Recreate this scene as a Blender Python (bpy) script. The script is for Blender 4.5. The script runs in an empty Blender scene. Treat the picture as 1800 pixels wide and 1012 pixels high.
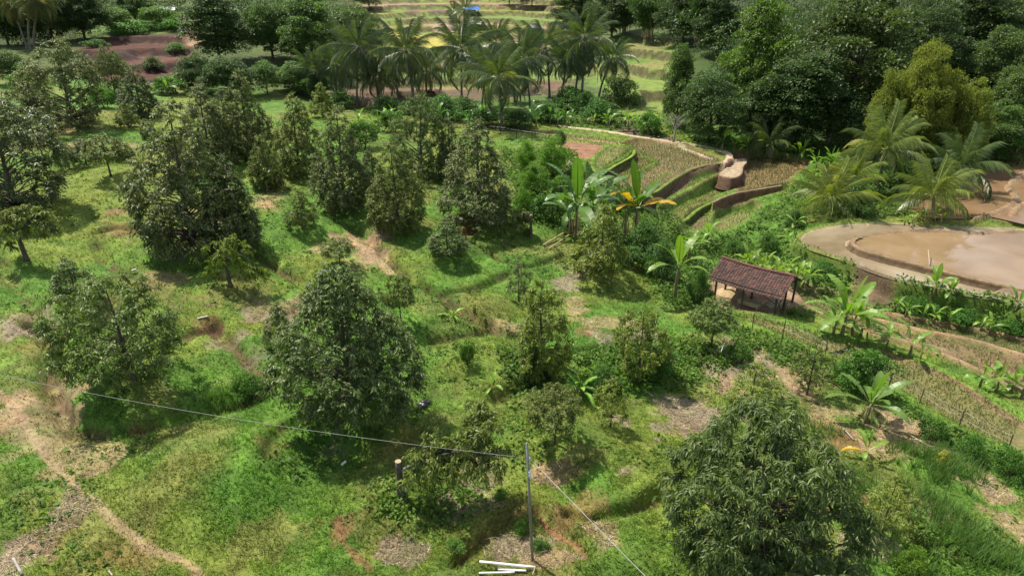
import bpy, bmesh, math, random
import numpy as np
from mathutils import Vector, Matrix, Euler, Quaternion

PI = math.pi
sc = bpy.context.scene
COL = sc.collection
rng = np.random.default_rng(7)
random.seed(7)

# ------------------------------------------------------------------ camera
CLOUD = 2.3
CAM_H = 20.0
PITCH = math.radians(25.0)
cam = bpy.data.cameras.new('camera')
cam.lens = 24.0
cam.sensor_width = 36.0
cam.clip_start = 0.1
cam.clip_end = 4000.0
camo = bpy.data.objects.new('camera', cam)
camo.location = (0, 0, CAM_H)
camo.rotation_euler = (PI / 2 - PITCH, 0, 0)
COL.objects.link(camo)
sc.camera = camo

# ------------------------------------------------------------------ light
TO_SUN = Vector((-0.95, 0.80, 2.1)).normalized()
w = bpy.data.worlds.new('World')
sc.world = w
w.use_nodes = True
nt = w.node_tree
for n in list(nt.nodes):
    nt.nodes.remove(n)
out = nt.nodes.new('ShaderNodeOutputWorld')
bg = nt.nodes.new('ShaderNodeBackground')
sky = nt.nodes.new('ShaderNodeTexSky')
sky.sky_type = 'NISHITA'
sky.sun_disc = False
sky.sun_elevation = math.asin(TO_SUN.z)
sky.sun_rotation = math.atan2(TO_SUN.x, TO_SUN.y)
sky.altitude = 300
sky.air_density = 1.0
sky.dust_density = 1.6
# broken white cloud spread evenly over the whole sky
tc = nt.nodes.new('ShaderNodeTexCoord')
sep = nt.nodes.new('ShaderNodeSeparateXYZ')
nt.links.new(tc.outputs['Generated'], sep.inputs[0])
mz = nt.nodes.new('ShaderNodeMath'); mz.operation = 'MAXIMUM'; mz.inputs[1].default_value = 0.06
nt.links.new(sep.outputs['Z'], mz.inputs[0])
dv = nt.nodes.new('ShaderNodeVectorMath'); dv.operation = 'DIVIDE'
cmb = nt.nodes.new('ShaderNodeCombineXYZ')
for i in range(3):
    nt.links.new(mz.outputs[0], cmb.inputs[i])
nt.links.new(tc.outputs['Generated'], dv.inputs[0])
nt.links.new(cmb.outputs[0], dv.inputs[1])
nz = nt.nodes.new('ShaderNodeTexNoise')
nz.noise_dimensions = '4D'
nz.inputs['W'].default_value = CLOUD
nz.inputs['Scale'].default_value = 1.1
nz.inputs['Detail'].default_value = 6.0
nz.inputs['Roughness'].default_value = 0.55
nt.links.new(dv.outputs[0], nz.inputs['Vector'])
rmp = nt.nodes.new('ShaderNodeMapRange')
rmp.inputs['From Min'].default_value = 0.50
rmp.inputs['From Max'].default_value = 0.66
nt.links.new(nz.outputs['Fac'], rmp.inputs['Value'])
mixc = nt.nodes.new('ShaderNodeMix'); mixc.data_type = 'RGBA'
nt.links.new(rmp.outputs['Result'], mixc.inputs['Factor'])
nt.links.new(sky.outputs['Color'], mixc.inputs['A'])
mixc.inputs['B'].default_value = (17.0, 17.2, 17.6, 1)
nt.links.new(mixc.outputs['Result'], bg.inputs['Color'])
bg.inputs['Strength'].default_value = 0.095
nt.links.new(bg.outputs[0], out.inputs[0])

sun = bpy.data.lights.new('sun', 'SUN')
sun.energy = 5.0
sun.angle = math.radians(0.55)
sun.color = (1.0, 0.94, 0.82)
suno = bpy.data.objects.new('sun', sun)
suno.rotation_euler = TO_SUN.to_track_quat('Z', 'Y').to_euler()
suno.location = (-40, 60, 80)
COL.objects.link(suno)

sc.view_settings.view_transform = 'Standard'
sc.view_settings.look = 'None'
sc.view_settings.exposure = 0.50
sc.view_settings.gamma = 1.0
sc.render.engine = 'CYCLES'
cy = sc.cycles
cy.max_bounces = 6
cy.diffuse_bounces = 3
cy.glossy_bounces = 2
cy.transmission_bounces = 4
cy.transparent_max_bounces = 4
cy.caustics_reflective = False
cy.caustics_refractive = False
cy.use_denoising = True
cy.denoiser = 'OPENIMAGEDENOISE'
cy.denoising_input_passes = 'RGB_ALBEDO_NORMAL'
cy.denoising_prefilter = 'ACCURATE'
cy.sample_clamp_indirect = 4.0
cy.blur_glossy = 0.5

# ------------------------------------------------------------------ helpers
SP, CP = math.sin(PITCH), math.cos(PITCH)
F = 1200.0


def ray(px, py):
    dx = (np.asarray(px, float) - 900) / F
    dy = (506 - np.asarray(py, float)) / F
    return dx, CP + dy * SP, -SP + dy * CP


def at_z(px, py, z):
    a, b, c = ray(px, py)
    t = (np.asarray(z, float) - CAM_H) / c
    return a * t, b * t


def at_Y(px, py, Y):
    a, b, c = ray(px, py)
    t = Y / b
    return a * t, CAM_H + c * t


def depth(Y, z):
    return Y * CP + (CAM_H - z) * SP


def vnoise(x, y, seed=0):
    xi = np.floor(x).astype(np.int64); yi = np.floor(y).astype(np.int64)
    xf = x - xi; yf = y - yi
    u = xf * xf * xf * (xf * (xf * 6 - 15) + 10); v = yf * yf * yf * (yf * (yf * 6 - 15) + 10)

    def h(a, b):
        n = (a * 374761393 + b * 668265263 + seed * 982451653) & 0x7fffffff
        n = ((n ^ (n >> 13)) * 1274126177) & 0x7fffffff
        n = ((n ^ (n >> 16)) * 2246822519) & 0x7fffffff
        return (n & 0xffff) / 65535.0
    return (h(xi, yi) * (1 - u) + h(xi + 1, yi) * u) * (1 - v) + (h(xi, yi + 1) * (1 - u) + h(xi + 1, yi + 1) * u) * v


def fbm(x, y, seed=0, oct=4, gain=0.5):
    s = 0; a = 1; t = 0
    for i in range(oct):
        s = s + a * vnoise(x * 2 ** i + 17.3 * i, y * 2 ** i - 9.1 * i, seed + i)
        t += a; a *= gain
    return s / t


def sstep(a, b, x):
    t = np.clip((x - a) / (b - a), 0, 1)
    return t * t * (3 - 2 * t)


def seg_dist(X, Y, pts):
    """distance to polyline"""
    d = np.full(X.shape, 1e9)
    for (x0, y0), (x1, y1) in zip(pts[:-1], pts[1:]):
        ex, ey = x1 - x0, y1 - y0
        L = ex * ex + ey * ey + 1e-12
        t = np.clip(((X - x0) * ex + (Y - y0) * ey) / L, 0, 1)
        d = np.minimum(d, (X - x0 - t * ex) ** 2 + (Y - y0 - t * ey) ** 2)
    return np.sqrt(d)


def poly_sd(X, Y, pts):
    """signed distance, positive inside"""
    d = seg_dist(X, Y, list(pts) + [pts[0]])
    ins = np.zeros(X.shape, bool)
    n = len(pts)
    for i in range(n):
        x0, y0 = pts[i]; x1, y1 = pts[(i + 1) % n]
        if y0 == y1:
            continue
        c = ((y0 > Y) != (y1 > Y)) & (X < (x1 - x0) * (Y - y0) / (y1 - y0) + x0)
        ins ^= c
    return np.where(ins, d, -d)


def smooth_line(pts, n=6, closed=False):
    """Catmull-Rom through points"""
    P = [np.array(p, float) for p in pts]
    N = len(P); outp = []
    for i in range(N if closed else N - 1):
        p0 = P[(i - 1) % N] if closed or i > 0 else P[0]
        p1 = P[i]; p2 = P[(i + 1) % N]
        p3 = P[(i + 2) % N] if closed or i + 2 < N else P[-1]
        for k in range(n):
            t = k / n
            outp.append(tuple(0.5 * ((2 * p1) + (-p0 + p2) * t + (2 * p0 - 5 * p1 + 4 * p2 - p3) * t * t + (-p0 + 3 * p1 - 3 * p2 + p3) * t ** 3)))
    if not closed:
        outp.append(tuple(P[-1]))
    return outp


def mesh_np(name, V, Fc, mat=None, attrs=None, smooth=False):
    """V (n,3); Fc (m,k) all the same k; attrs {name: (n,) or (n,4)}"""
    me = bpy.data.meshes.new(name)
    V = np.ascontiguousarray(V, np.float32); Fc = np.ascontiguousarray(Fc, np.int32)
    m, k = Fc.shape
    me.vertices.add(len(V)); me.vertices.foreach_set('co', V.ravel())
    me.loops.add(m * k); me.loops.foreach_set('vertex_index', Fc.ravel())
    me.polygons.add(m)
    me.polygons.foreach_set('loop_start', np.arange(0, m * k, k, dtype=np.int32))
    me.polygons.foreach_set('loop_total', np.full(m, k, np.int32))
    if smooth:
        me.polygons.foreach_set('use_smooth', np.ones(m, bool))
    for an, av in (attrs or {}).items():
        av = np.ascontiguousarray(av, np.float32)
        if av.ndim == 1:
            a = me.attributes.new(an, 'FLOAT', 'POINT'); a.data.foreach_set('value', av)
        else:
            a = me.attributes.new(an, 'FLOAT_COLOR', 'POINT'); a.data.foreach_set('color', av.ravel())
    me.update(calc_edges=True)
    if mat:
        me.materials.append(mat)
    return me


class MB:
    """collects boxes, tubes and sheets into one mesh"""
    def __init__(s):
        s.v = []; s.f = []

    def add(s, V, Fc):
        o = len(s.v)
        s.v += [tuple(map(float, p)) for p in V]
        s.f += [tuple(i + o for i in f) for f in Fc]
        return s

    def box(s, c, sz, M=None):
        x, y, z = (q / 2 for q in sz)
        V = [Vector((i * x, j * y, k * z)) for i in (-1, 1) for j in (-1, 1) for k in (-1, 1)]
        if M is not None:
            V = [M @ p for p in V]
        V = [p + Vector(c) for p in V]
        return s.add(V, [(0, 1, 3, 2), (4, 6, 7, 5), (0, 4, 5, 1), (2, 3, 7, 6), (0, 2, 6, 4), (1, 5, 7, 3)])

    def tube(s, pts, rad, n=7, cap=True):
        pts = [Vector(p) for p in pts]
        V = []; Fc = []
        up = Vector((0.31, 0.17, 1)).normalized()
        for i, p in enumerate(pts):
            d = (pts[min(i + 1, len(pts) - 1)] - pts[max(i - 1, 0)]).normalized()
            a = d.cross(up)
            if a.length < 0.05:
                a = d.cross(Vector((1, 0, 0)))
            a.normalize(); b = d.cross(a)
            r = rad[i] if hasattr(rad, '__len__') else rad
            for k in range(n):
                t = 2 * PI * k / n
                V.append(p + (a * math.cos(t) + b * math.sin(t)) * r)
        for i in range(len(pts) - 1):
            for k in range(n):
                Fc.append((i * n + k, i * n + (k + 1) % n, (i + 1) * n + (k + 1) % n, (i + 1) * n + k))
        if cap:
            Fc.append(tuple(range(n - 1, -1, -1)))
            Fc.append(tuple((len(pts) - 1) * n + k for k in range(n)))
        return s.add(V, Fc)

    def mesh(s, name, mat, smooth=False):
        me = bpy.data.meshes.new(name)
        me.from_pydata(s.v, [], s.f)
        if mat:
            me.materials.append(mat)
        if smooth:
            me.polygons.foreach_set('use_smooth', [True] * len(me.polygons))
        me.update()
        return me


def thing(name, label, cat, loc=(0, 0, 0), rotz=0.0, scale=(1, 1, 1), group=None):
    o = bpy.data.objects.new(name, None)
    o.empty_display_size = 0.3
    COL.objects.link(o)
    o.location = loc; o.rotation_euler = (0, 0, rotz); o.scale = scale
    o['label'] = label; o['category'] = cat
    if group:
        o['group'] = group
    return o


def part(name, me, parent, loc=(0, 0, 0), rot=(0, 0, 0), scale=(1, 1, 1), color=None):
    o = bpy.data.objects.new(name, me)
    COL.objects.link(o)
    o.parent = parent
    o.location = loc; o.rotation_euler = rot; o.scale = scale
    if color is not None:
        o.color = (*color, 1)
    return o


def single(name, me, label, cat, loc=(0, 0, 0), rotz=0.0, group=None):
    o = bpy.data.objects.new(name, me)
    COL.objects.link(o)
    o.location = loc; o.rotation_euler = (0, 0, rotz)
    o['label'] = label; o['category'] = cat
    if group:
        o['group'] = group
    return o


def structure(name, me, kind='structure', loc=(0, 0, 0), label=None, cat=None):
    o = bpy.data.objects.new(name, me)
    COL.objects.link(o)
    o.location = loc
    o['kind'] = kind
    if label:
        o['label'] = label
    if cat:
        o['category'] = cat
    return o


# ------------------------------------------------------------------ materials
def new_mat(name):
    m = bpy.data.materials.new(name)
    m.use_nodes = True
    t = m.node_tree
    for n in list(t.nodes):
        t.nodes.remove(n)
    o = t.nodes.new('ShaderNodeOutputMaterial')
    return m, t, o


def N(t, kind, **kw):
    n = t.nodes.new(kind)
    for k, v in kw.items():
        if k in n.inputs:
            n.inputs[k].default_value = v
        else:
            setattr(n, k, v)
    return n


def mixrgb(t, a, b, fac, mode='MIX'):
    n = t.nodes.new('ShaderNodeMix'); n.data_type = 'RGBA'; n.blend_type = mode
    for key, v in (('Factor', fac), ('A', a), ('B', b)):
        if hasattr(v, 'links'):
            t.links.new(v, n.inputs[key])
        elif isinstance(v, (int, float)):
            n.inputs[key].default_value = v
        else:
            n.inputs[key].default_value = (*v[:3], 1)
    return n.outputs['Result']


def leaf_mat(name, dark, light, rough=0.45, spec=0.5, trans=0.3, tcol=None, ocol=True):
    m, t, o = new_mat(name)
    a = N(t, 'ShaderNodeAttribute', attribute_name='lv')
    base = mixrgb(t, dark, light, a.outputs['Fac'])
    if ocol:
        oi = N(t, 'ShaderNodeObjectInfo')
        base = mixrgb(t, base, oi.outputs['Color'], 1.0, 'MULTIPLY')
    p = N(t, 'ShaderNodeBsdfPrincipled', Roughness=rough)
    p.inputs['Specular IOR Level'].default_value = spec
    t.links.new(base, p.inputs['Base Color'])
    tr = N(t, 'ShaderNodeBsdfTranslucent')
    tb = mixrgb(t, base, tcol or (1.5, 1.7, 0.7), 1.0, 'MULTIPLY')
    t.links.new(tb, tr.inputs['Color'])
    mx = N(t, 'ShaderNodeMixShader', Fac=trans)
    t.links.new(p.outputs[0], mx.inputs[1]); t.links.new(tr.outputs[0], mx.inputs[2])
    t.links.new(mx.outputs[0], o.inputs[0])
    return m


def simple_mat(name, c1, c2, scale=8.0, rough=0.85, spec=0.25, bump=0.0, stretch=(1, 1, 1), ocol=False, metal=0.0):
    m, t, o = new_mat(name)
    g = N(t, 'ShaderNodeTexCoord')
    mp = N(t, 'ShaderNodeMapping'); mp.inputs['Scale'].default_value = stretch
    t.links.new(g.outputs['Object'], mp.inputs[0])
    nz = N(t, 'ShaderNodeTexNoise', Scale=scale, Detail=5.0, Roughness=0.6)
    t.links.new(mp.outputs[0], nz.inputs['Vector'])
    mr = N(t, 'ShaderNodeMapRange'); mr.inputs['From Min'].default_value = 0.3; mr.inputs['From Max'].default_value = 0.7
    t.links.new(nz.outputs['Fac'], mr.inputs['Value'])
    base = mixrgb(t, c1, c2, mr.outputs[0])
    if ocol:
        oi = N(t, 'ShaderNodeObjectInfo')
        base = mixrgb(t, base, oi.outputs['Color'], 1.0, 'MULTIPLY')
    p = N(t, 'ShaderNodeBsdfPrincipled', Roughness=rough, Metallic=metal)
    p.inputs['Specular IOR Level'].default_value = spec
    t.links.new(base, p.inputs['Base Color'])
    if bump:
        b = N(t, 'ShaderNodeBump', Strength=bump, Distance=0.03)
        t.links.new(nz.outputs['Fac'], b.inputs['Height']); t.links.new(b.outputs[0], p.inputs['Normal'])
    t.links.new(p.outputs[0], o.inputs[0])
    return m


M = {}
M['durian'] = leaf_mat('durian_leaf', (0.055, 0.078, 0.020), (0.205, 0.232, 0.075), rough=0.45, spec=0.45, trans=0.28, tcol=(1.4, 1.6, 0.6))
M['broad'] = leaf_mat('broad_leaf', (0.042, 0.072, 0.020), (0.125, 0.185, 0.045), rough=0.5, spec=0.4, trans=0.28)
M['fine'] = leaf_mat('fine_leaf', (0.11, 0.15, 0.022), (0.27, 0.31, 0.055), rough=0.6, spec=0.25, trans=0.35, tcol=(1.3, 1.35, 0.6))
M['bush'] = leaf_mat('bush_leaf', (0.045, 0.10, 0.014), (0.12, 0.23, 0.03), rough=0.5, spec=0.4, trans=0.32, tcol=(1.3, 1.5, 0.6))
M['palm'] = leaf_mat('palm_leaf', (0.055, 0.085, 0.028), (0.19, 0.225, 0.10), rough=0.38, spec=0.55, trans=0.25, tcol=(1.5, 1.6, 0.5))
M['banana'] = leaf_mat('banana_leaf', (0.085, 0.17, 0.022), (0.19, 0.30, 0.05), rough=0.4, spec=0.5, trans=0.38, tcol=(1.5, 1.7, 0.5))
M['bark'] = simple_mat('bark', (0.055, 0.045, 0.035), (0.15, 0.125, 0.10), 6.0, 0.9, 0.2, 0.6, (1, 1, 0.35))
M['palebark'] = simple_mat('pale_bark', (0.20, 0.18, 0.15), (0.42, 0.39, 0.34), 7.0, 0.85, 0.2, 0.4, (1, 1, 0.4))
M['palmbark'] = simple_mat('palm_bark', (0.12, 0.105, 0.085), (0.25, 0.225, 0.19), 5.0, 0.9, 0.2, 0.5, (0.5, 0.5, 3))
M['stem'] = simple_mat('banana_stem', (0.11, 0.10, 0.045), (0.25, 0.21, 0.10), 4.0, 0.7, 0.3, 0.3, (1.5, 1.5, 0.4))
M['cutwood'] = simple_mat('cut_wood', (0.28, 0.21, 0.13), (0.42, 0.32, 0.21), 12.0, 0.8)
M['timber'] = simple_mat('timber', (0.05, 0.04, 0.032), (0.13, 0.105, 0.085), 9.0, 0.9, 0.2, 0.4, (1, 1, 0.3))
M['bamboo'] = simple_mat('bamboo_pole', (0.30, 0.24, 0.14), (0.46, 0.39, 0.25), 9.0, 0.6, 0.3)
M['tile'] = simple_mat('clay_tile', (0.07, 0.034, 0.028), (0.20, 0.085, 0.062), 5.5, 0.8, 0.3, 0.3)
M['pvc'] = simple_mat('white_pvc', (0.72, 0.71, 0.68), (0.82, 0.81, 0.79), 4.0, 0.4, 0.4)
M['galv'] = simple_mat('grey_steel', (0.16, 0.16, 0.165), (0.27, 0.27, 0.275), 6.0, 0.5, 0.5, metal=0.4)
M['wire'] = simple_mat('wire', (0.30, 0.30, 0.29), (0.38, 0.37, 0.36), 6.0, 0.5, 0.4)
M['black'] = simple_mat('black_plastic', (0.012, 0.012, 0.014), (0.03, 0.03, 0.035), 9.0, 0.35, 0.5)
M['white'] = simple_mat('white_sheet', (0.6, 0.6, 0.58), (0.8, 0.8, 0.78), 2.0, 0.5, 0.4)
M['blue'] = simple_mat('blue_tarp', (0.03, 0.12, 0.5), (0.08, 0.22, 0.62), 1.2, 0.5, 0.4)
M['greyroof'] = simple_mat('grey_roof', (0.13, 0.14, 0.16), (0.24, 0.25, 0.27), 2.0, 0.7, 0.3)
M['straw'] = simple_mat('straw', (0.30, 0.21, 0.11), (0.52, 0.40, 0.24), 6.0, 0.9, 0.15, 0.6)
M['blueband'] = simple_mat('blue_band', (0.02, 0.06, 0.25), (0.03, 0.09, 0.35), 4.0, 0.6)


def tinted_mat(name, rough=0.8, spec=0.2, trans=0.25):
    """colour stored per blade on the mesh"""
    m, t, o = new_mat(name)
    a = N(t, 'ShaderNodeAttribute', attribute_name='col')
    p = N(t, 'ShaderNodeBsdfPrincipled', Roughness=rough)
    p.inputs['Specular IOR Level'].default_value = spec
    t.links.new(a.outputs['Color'], p.inputs['Base Color'])
    tr = N(t, 'ShaderNodeBsdfTranslucent')
    tb = mixrgb(t, a.outputs['Color'], (1.3, 1.45, 0.7), 1.0, 'MULTIPLY')
    t.links.new(tb, tr.inputs['Color'])
    mx = N(t, 'ShaderNodeMixShader', Fac=trans)
    t.links.new(p.outputs[0], mx.inputs[1]); t.links.new(tr.outputs[0], mx.inputs[2])
    t.links.new(mx.outputs[0], o.inputs[0])
    return m


M['blade'] = tinted_mat('grass_blade', 0.6, 0.3, 0.3)


def ground_mat():
    m, t, o = new_mat('ground')
    a = N(t, 'ShaderNodeAttribute', attribute_name='col')
    wv = N(t, 'ShaderNodeAttribute', attribute_name='wet')
    g = N(t, 'ShaderNodeNewGeometry')
    n1 = N(t, 'ShaderNodeTexNoise', Scale=0.9, Detail=8.0, Roughness=0.62)
    n2 = N(t, 'ShaderNodeTexNoise', Scale=7.0, Detail=6.0, Roughness=0.7)
    n3 = N(t, 'ShaderNodeTexNoise', Scale=0.35, Detail=4.0, Roughness=0.6)
    for n in (n1, n2, n3):
        t.links.new(g.outputs['Position'], n.inputs['Vector'])
    r1 = N(t, 'ShaderNodeMapRange'); r1.inputs['From Min'].default_value = 0.3; r1.inputs['From Max'].default_value = 0.7
    r1.inputs['To Min'].default_value = 0.62; r1.inputs['To Max'].default_value = 1.38
    r2 = N(t, 'ShaderNodeMapRange'); r2.inputs['From Min'].default_value = 0.28; r2.inputs['From Max'].default_value = 0.72
    r2.inputs['To Min'].default_value = 0.55; r2.inputs['To Max'].default_value = 1.45
    t.links.new(n1.outputs['Fac'], r1.inputs['Value']); t.links.new(n2.outputs['Fac'], r2.inputs['Value'])
    mm = N(t, 'ShaderNodeMath', operation='MULTIPLY')
    t.links.new(r1.outputs[0], mm.inputs[0]); t.links.new(r2.outputs[0], mm.inputs[1])
    cc = N(t, 'ShaderNodeCombineColor')
    for i in range(3):
        t.links.new(mm.outputs[0], cc.inputs[i])
    c = mixrgb(t, a.outputs['Color'], cc.outputs[0], 1.0, 'MULTIPLY')
    # drifts of yellower growth
    r3 = N(t, 'ShaderNodeMapRange'); r3.inputs['From Min'].default_value = 0.45; r3.inputs['From Max'].default_value = 0.7
    r3.inputs['To Max'].default_value = 0.5
    t.links.new(n3.outputs['Fac'], r3.inputs['Value'])
    c2 = mixrgb(t, c, (1.25, 0.95, 0.9), 1.0, 'MULTIPLY')
    c = mixrgb(t, c, c2, r3.outputs[0])
    p = N(t, 'ShaderNodeBsdfPrincipled')
    p.inputs['Specular IOR Level'].default_value = 0.3
    t.links.new(c, p.inputs['Base Color'])
    rr = N(t, 'ShaderNodeMapRange'); rr.inputs['To Min'].default_value = 0.92; rr.inputs['To Max'].default_value = 0.3
    t.links.new(wv.outputs['Fac'], rr.inputs['Value']); t.links.new(rr.outputs[0], p.inputs['Roughness'])
    b = N(t, 'ShaderNodeBump', Strength=0.55, Distance=0.12)
    t.links.new(n2.outputs['Fac'], b.inputs['Height'])
    t.links.new(b.outputs[0], p.inputs['Normal'])
    t.links.new(p.outputs[0], o.inputs[0])
    return m


def water_mat(name, c1, c2, rough=0.06, scale=0.25):
    m, t, o = new_mat(name)
    g = N(t, 'ShaderNodeNewGeometry')
    n1 = N(t, 'ShaderNodeTexNoise', Scale=scale, Detail=7.0, Roughness=0.6, Distortion=0.6)
    n2 = N(t, 'ShaderNodeTexNoise', Scale=scale * 12, Detail=4.0)
    t.links.new(g.outputs['Position'], n1.inputs['Vector']); t.links.new(g.outputs['Position'], n2.inputs['Vector'])
    mr = N(t, 'ShaderNodeMapRange'); mr.inputs['From Min'].default_value = 0.35; mr.inputs['From Max'].default_value = 0.65
    t.links.new(n1.outputs['Fac'], mr.inputs['Value'])
    c = mixrgb(t, c1, c2, mr.outputs[0])
    p = N(t, 'ShaderNodeBsdfPrincipled', Roughness=rough, IOR=1.33)
    t.links.new(c, p.inputs['Base Color'])
    b = N(t, 'ShaderNodeBump', Strength=0.04, Distance=0.02)
    t.links.new(n2.outputs['Fac'], b.inputs['Height']); t.links.new(b.outputs[0], p.inputs['Normal'])
    t.links.new(p.outputs[0], o.inputs[0])
    return m
# ------------------------------------------------------------------ terrain
CTRL = [(100, 900, .3), (500, 900, 0), (900, 950, -.1), (1300, 950, 0), (1700, 950, -.1), (100, 650, .8), (500, 650, .3), (900, 650, -.4),
        (1150, 600, -.7), (1250, 700, -.4), (1500, 800, -.5), (100, 430, 1.8), (343, 430, 1.6), (600, 470, .6), (800, 440, .2),
        (1000, 450, -.3), (1150, 500, -.9), (100, 300, 2.8), (250, 215, 3.6), (450, 290, 2.4), (600, 340, 1.5), (740, 300, 1.1),
        (842, 370, .4), (900, 300, .6), (130, 215, 4), (1000, 370, -.2), (960, 300, .5),
        (1320, 545, -1.5), (1480, 600, -1.3), (1700, 720, -1.3), (1560, 560, -2.4), (1750, 610, -2.4), (1230, 430, -2.2), (1320, 440, -2.2),
        (1190, 390, -1.3), (1400, 445, -1.6), (1450, 420, -.6), (1700, 460, -.5), (1600, 395, -.5), (1750, 350, -.1), (1500, 350, -.6),
        (1350, 310, -.4), (1200, 290, .6), (1080, 280, 1.0), (950, 225, 1.2), (870, 215, 1.4), (1270, 270, .8), (1420, 280, .0), (1350, 240, .7)]
CTRLY = [(810, 180, 115), (650, 185, 112), (1020, 185, 108), (830, 100, 160), (700, 60, 205), (830, 0, 270), (950, 60, 205), (1000, 100, 152),
         (1100, 120, 135), (1120, 60, 165), (1200, 200, 100), (1450, 240, 88), (1450, 100, 124), (1450, 0, 158), (1750, 240, 86), (1750, 100, 116),
         (1750, 0, 145), (250, 130, 118), (250, 60, 150), (60, 70, 145), (60, 0, 190), (400, 100, 130), (520, 150, 118), (520, 30, 170),
         (450, 0, 215), (300, 0, 200), (1600, 250, 82)]
CTRLW = [(-30, 4, .6), (0, 4, 0), (30, 4, -.2), (-60, 40, 3.5), (60, 35, -1.5), (-130, 110, 12), (-300, 400, 45), (0, 520, 30), (300, 400, 90),
         (0, 1200, 60), (210, 200, 45), (-250, 200, 30), (110, 70, 6), (-800, 900, 60), (800, 900, 90)]
cp = [(*at_z(a, b, z), z) for a, b, z in CTRL]
for a, b, Yv in CTRLY:
    x, z = at_Y(a, b, Yv)
    cp.append((x, Yv, z))
cp = np.array([[float(q) for q in p] for p in cp + CTRLW])


def phi(r2):
    return np.sqrt(r2 + 9.0)


_n = len(cp)
A = np.zeros((_n + 3, _n + 3))
A[:_n, :_n] = phi((cp[:, None, 0] - cp[None, :, 0]) ** 2 + (cp[:, None, 1] - cp[None, :, 1]) ** 2) + np.eye(_n) * -0.4
A[:_n, _n] = 1; A[:_n, _n + 1] = cp[:, 0]; A[:_n, _n + 2] = cp[:, 1]
A[_n:, :_n] = A[:_n, _n:].T
WT = np.linalg.solve(A, np.concatenate([cp[:, 2], [0, 0, 0]]))


def base_h(X, Y):
    X = np.asarray(X, float); Y = np.asarray(Y, float)
    h = WT[_n] + WT[_n + 1] * X + WT[_n + 2] * Y
    for i in range(_n):
        h = h + WT[i] * phi((X - cp[i, 0]) ** 2 + (Y - cp[i, 1]) ** 2)
    return h


_T = np.concatenate([np.geomspace(14, 700, 420)])


def base_pt(px, py):
    """first point where the sight line through a pixel meets the broad landform"""
    a, b, c = ray(px, max(py, -26))
    d = CAM_H + c * _T - base_h(a * _T, b * _T)
    k = int(np.argmax(d < 0)) if (d < 0).any() else len(_T) - 1
    k = max(k, 1)
    f = np.clip(d[k - 1] / (d[k - 1] - d[k] + 1e-9), 0, 1)
    t = _T[k - 1] + (_T[k] - _T[k - 1]) * f
    return float(a * t), float(b * t), float(CAM_H + c * t)


# log-polar sheet: fine near the viewer's side of the valley, coarse towards the horizon
RS = [13.0]
while RS[-1] < 330:
    r_ = RS[-1]
    RS.append(r_ * (1 + (.0047 if r_ < 38 else .0027 if r_ < 92 else .0065)))
RS = np.concatenate([np.geomspace(2.0, 13.0, 16)[:-1], RS[:-1], RS[-1] * np.geomspace(1, 5.0, 36)])
TH = np.radians(np.concatenate([np.linspace(-75, -46, 24)[:-1], np.linspace(-46, 46, 641), np.linspace(46, 75, 24)[1:]]))
NT = len(TH)
NR = len(RS)
LOGR = np.log(RS)
GX = RS[:, None] * np.sin(TH)[None, :]
GY = RS[:, None] * np.cos(TH)[None, :]
GH = base_h(GX, GY)


def sample(field, X, Y):
    X = np.asarray(X, float); Y = np.asarray(Y, float)
    r = np.log(np.sqrt(X * X + Y * Y) + 1e-9)
    th = np.interp(np.arctan2(X, Y), TH, np.arange(NT))
    ri = np.interp(r, LOGR, np.arange(NR))
    i = np.clip(np.floor(ri).astype(int), 0, NR - 2); j = np.clip(np.floor(th).astype(int), 0, NT - 2)
    u = np.clip(ri - i, 0, 1); v = np.clip(th - j, 0, 1)
    if field.ndim == 3:
        u = u[..., None]; v = v[..., None]
    return (field[i, j] * (1 - u) + field[i + 1, j] * u) * (1 - v) + (field[i, j + 1] * (1 - u) + field[i + 1, j + 1] * u) * v


def W(pts, z=None):
    """pixels of the photograph -> points on the terrain (at a level, or on the undulating base)"""
    r = []
    for p in pts:
        if z is None:
            x, y, _ = base_pt(*p)
        else:
            x, y = at_z(p[0], p[1], z)
        r.append((float(x), float(y)))
    return r


# colours (albedo)
LUSH = np.array([.086, .176, .022]); YELL = np.array([.142, .188, .030]); OLIVE = np.array([.155, .160, .042]); DARKG = np.array([.060, .125, .018])
STRAW = np.array([.34, .24, .135]); GREYS = np.array([.25, .195, .145]); RED = np.array([.20, .088, .05]); TAN = np.array([.35, .235, .14])
SOIL = np.array([.20, .125, .075]); DSOIL = np.array([.075, .05, .032]); RICE = np.array([.165, .135, .062]); MUD = np.array([.235, .152, .082])
PALE = np.array([.46, .36, .25]); FOREST = np.array([.035, .05, .014])

n_lo = fbm(GX / 9, GY / 9, 3, 4); n_mid = fbm(GX / 2.2, GY / 2.2, 11, 4); n_hi = fbm(GX / .55, GY / .55, 21, 3)
n_b = fbm(GX / 5, GY / 5, 31, 4)
n_warp = fbm(GX / 1.3 + 40, GY / 1.3, 47, 4, .6)
k = sstep(.42, .62, n_lo)[..., None]
C = LUSH * (1 - k) + YELL * k
k = (sstep(.52, .68, n_b) * .75)[..., None]
C = C * (1 - k) + OLIVE * k
k = sstep(.55, .7, n_mid)[..., None] * .5
C = C * (1 - k) + DARKG * k
C = C * (.85 + .3 * n_hi[..., None])
WET = np.zeros(GX.shape)
GRASS = np.ones(GX.shape)      # where blades grow
COVER = np.zeros(GX.shape)     # where broad-leaved ground cover grows
LITTER = np.zeros(GX.shape)    # where dead stalks lie


def blend(mask, col, grass=None, wet=None):
    global C, GRASS, WET
    m = np.clip(mask, 0, 1)
    C = C * (1 - m[..., None]) + np.array(col) * m[..., None]
    if grass is not None:
        GRASS = GRASS * (1 - m) + grass * m
    if wet is not None:
        WET = WET * (1 - m) + wet * m


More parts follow.
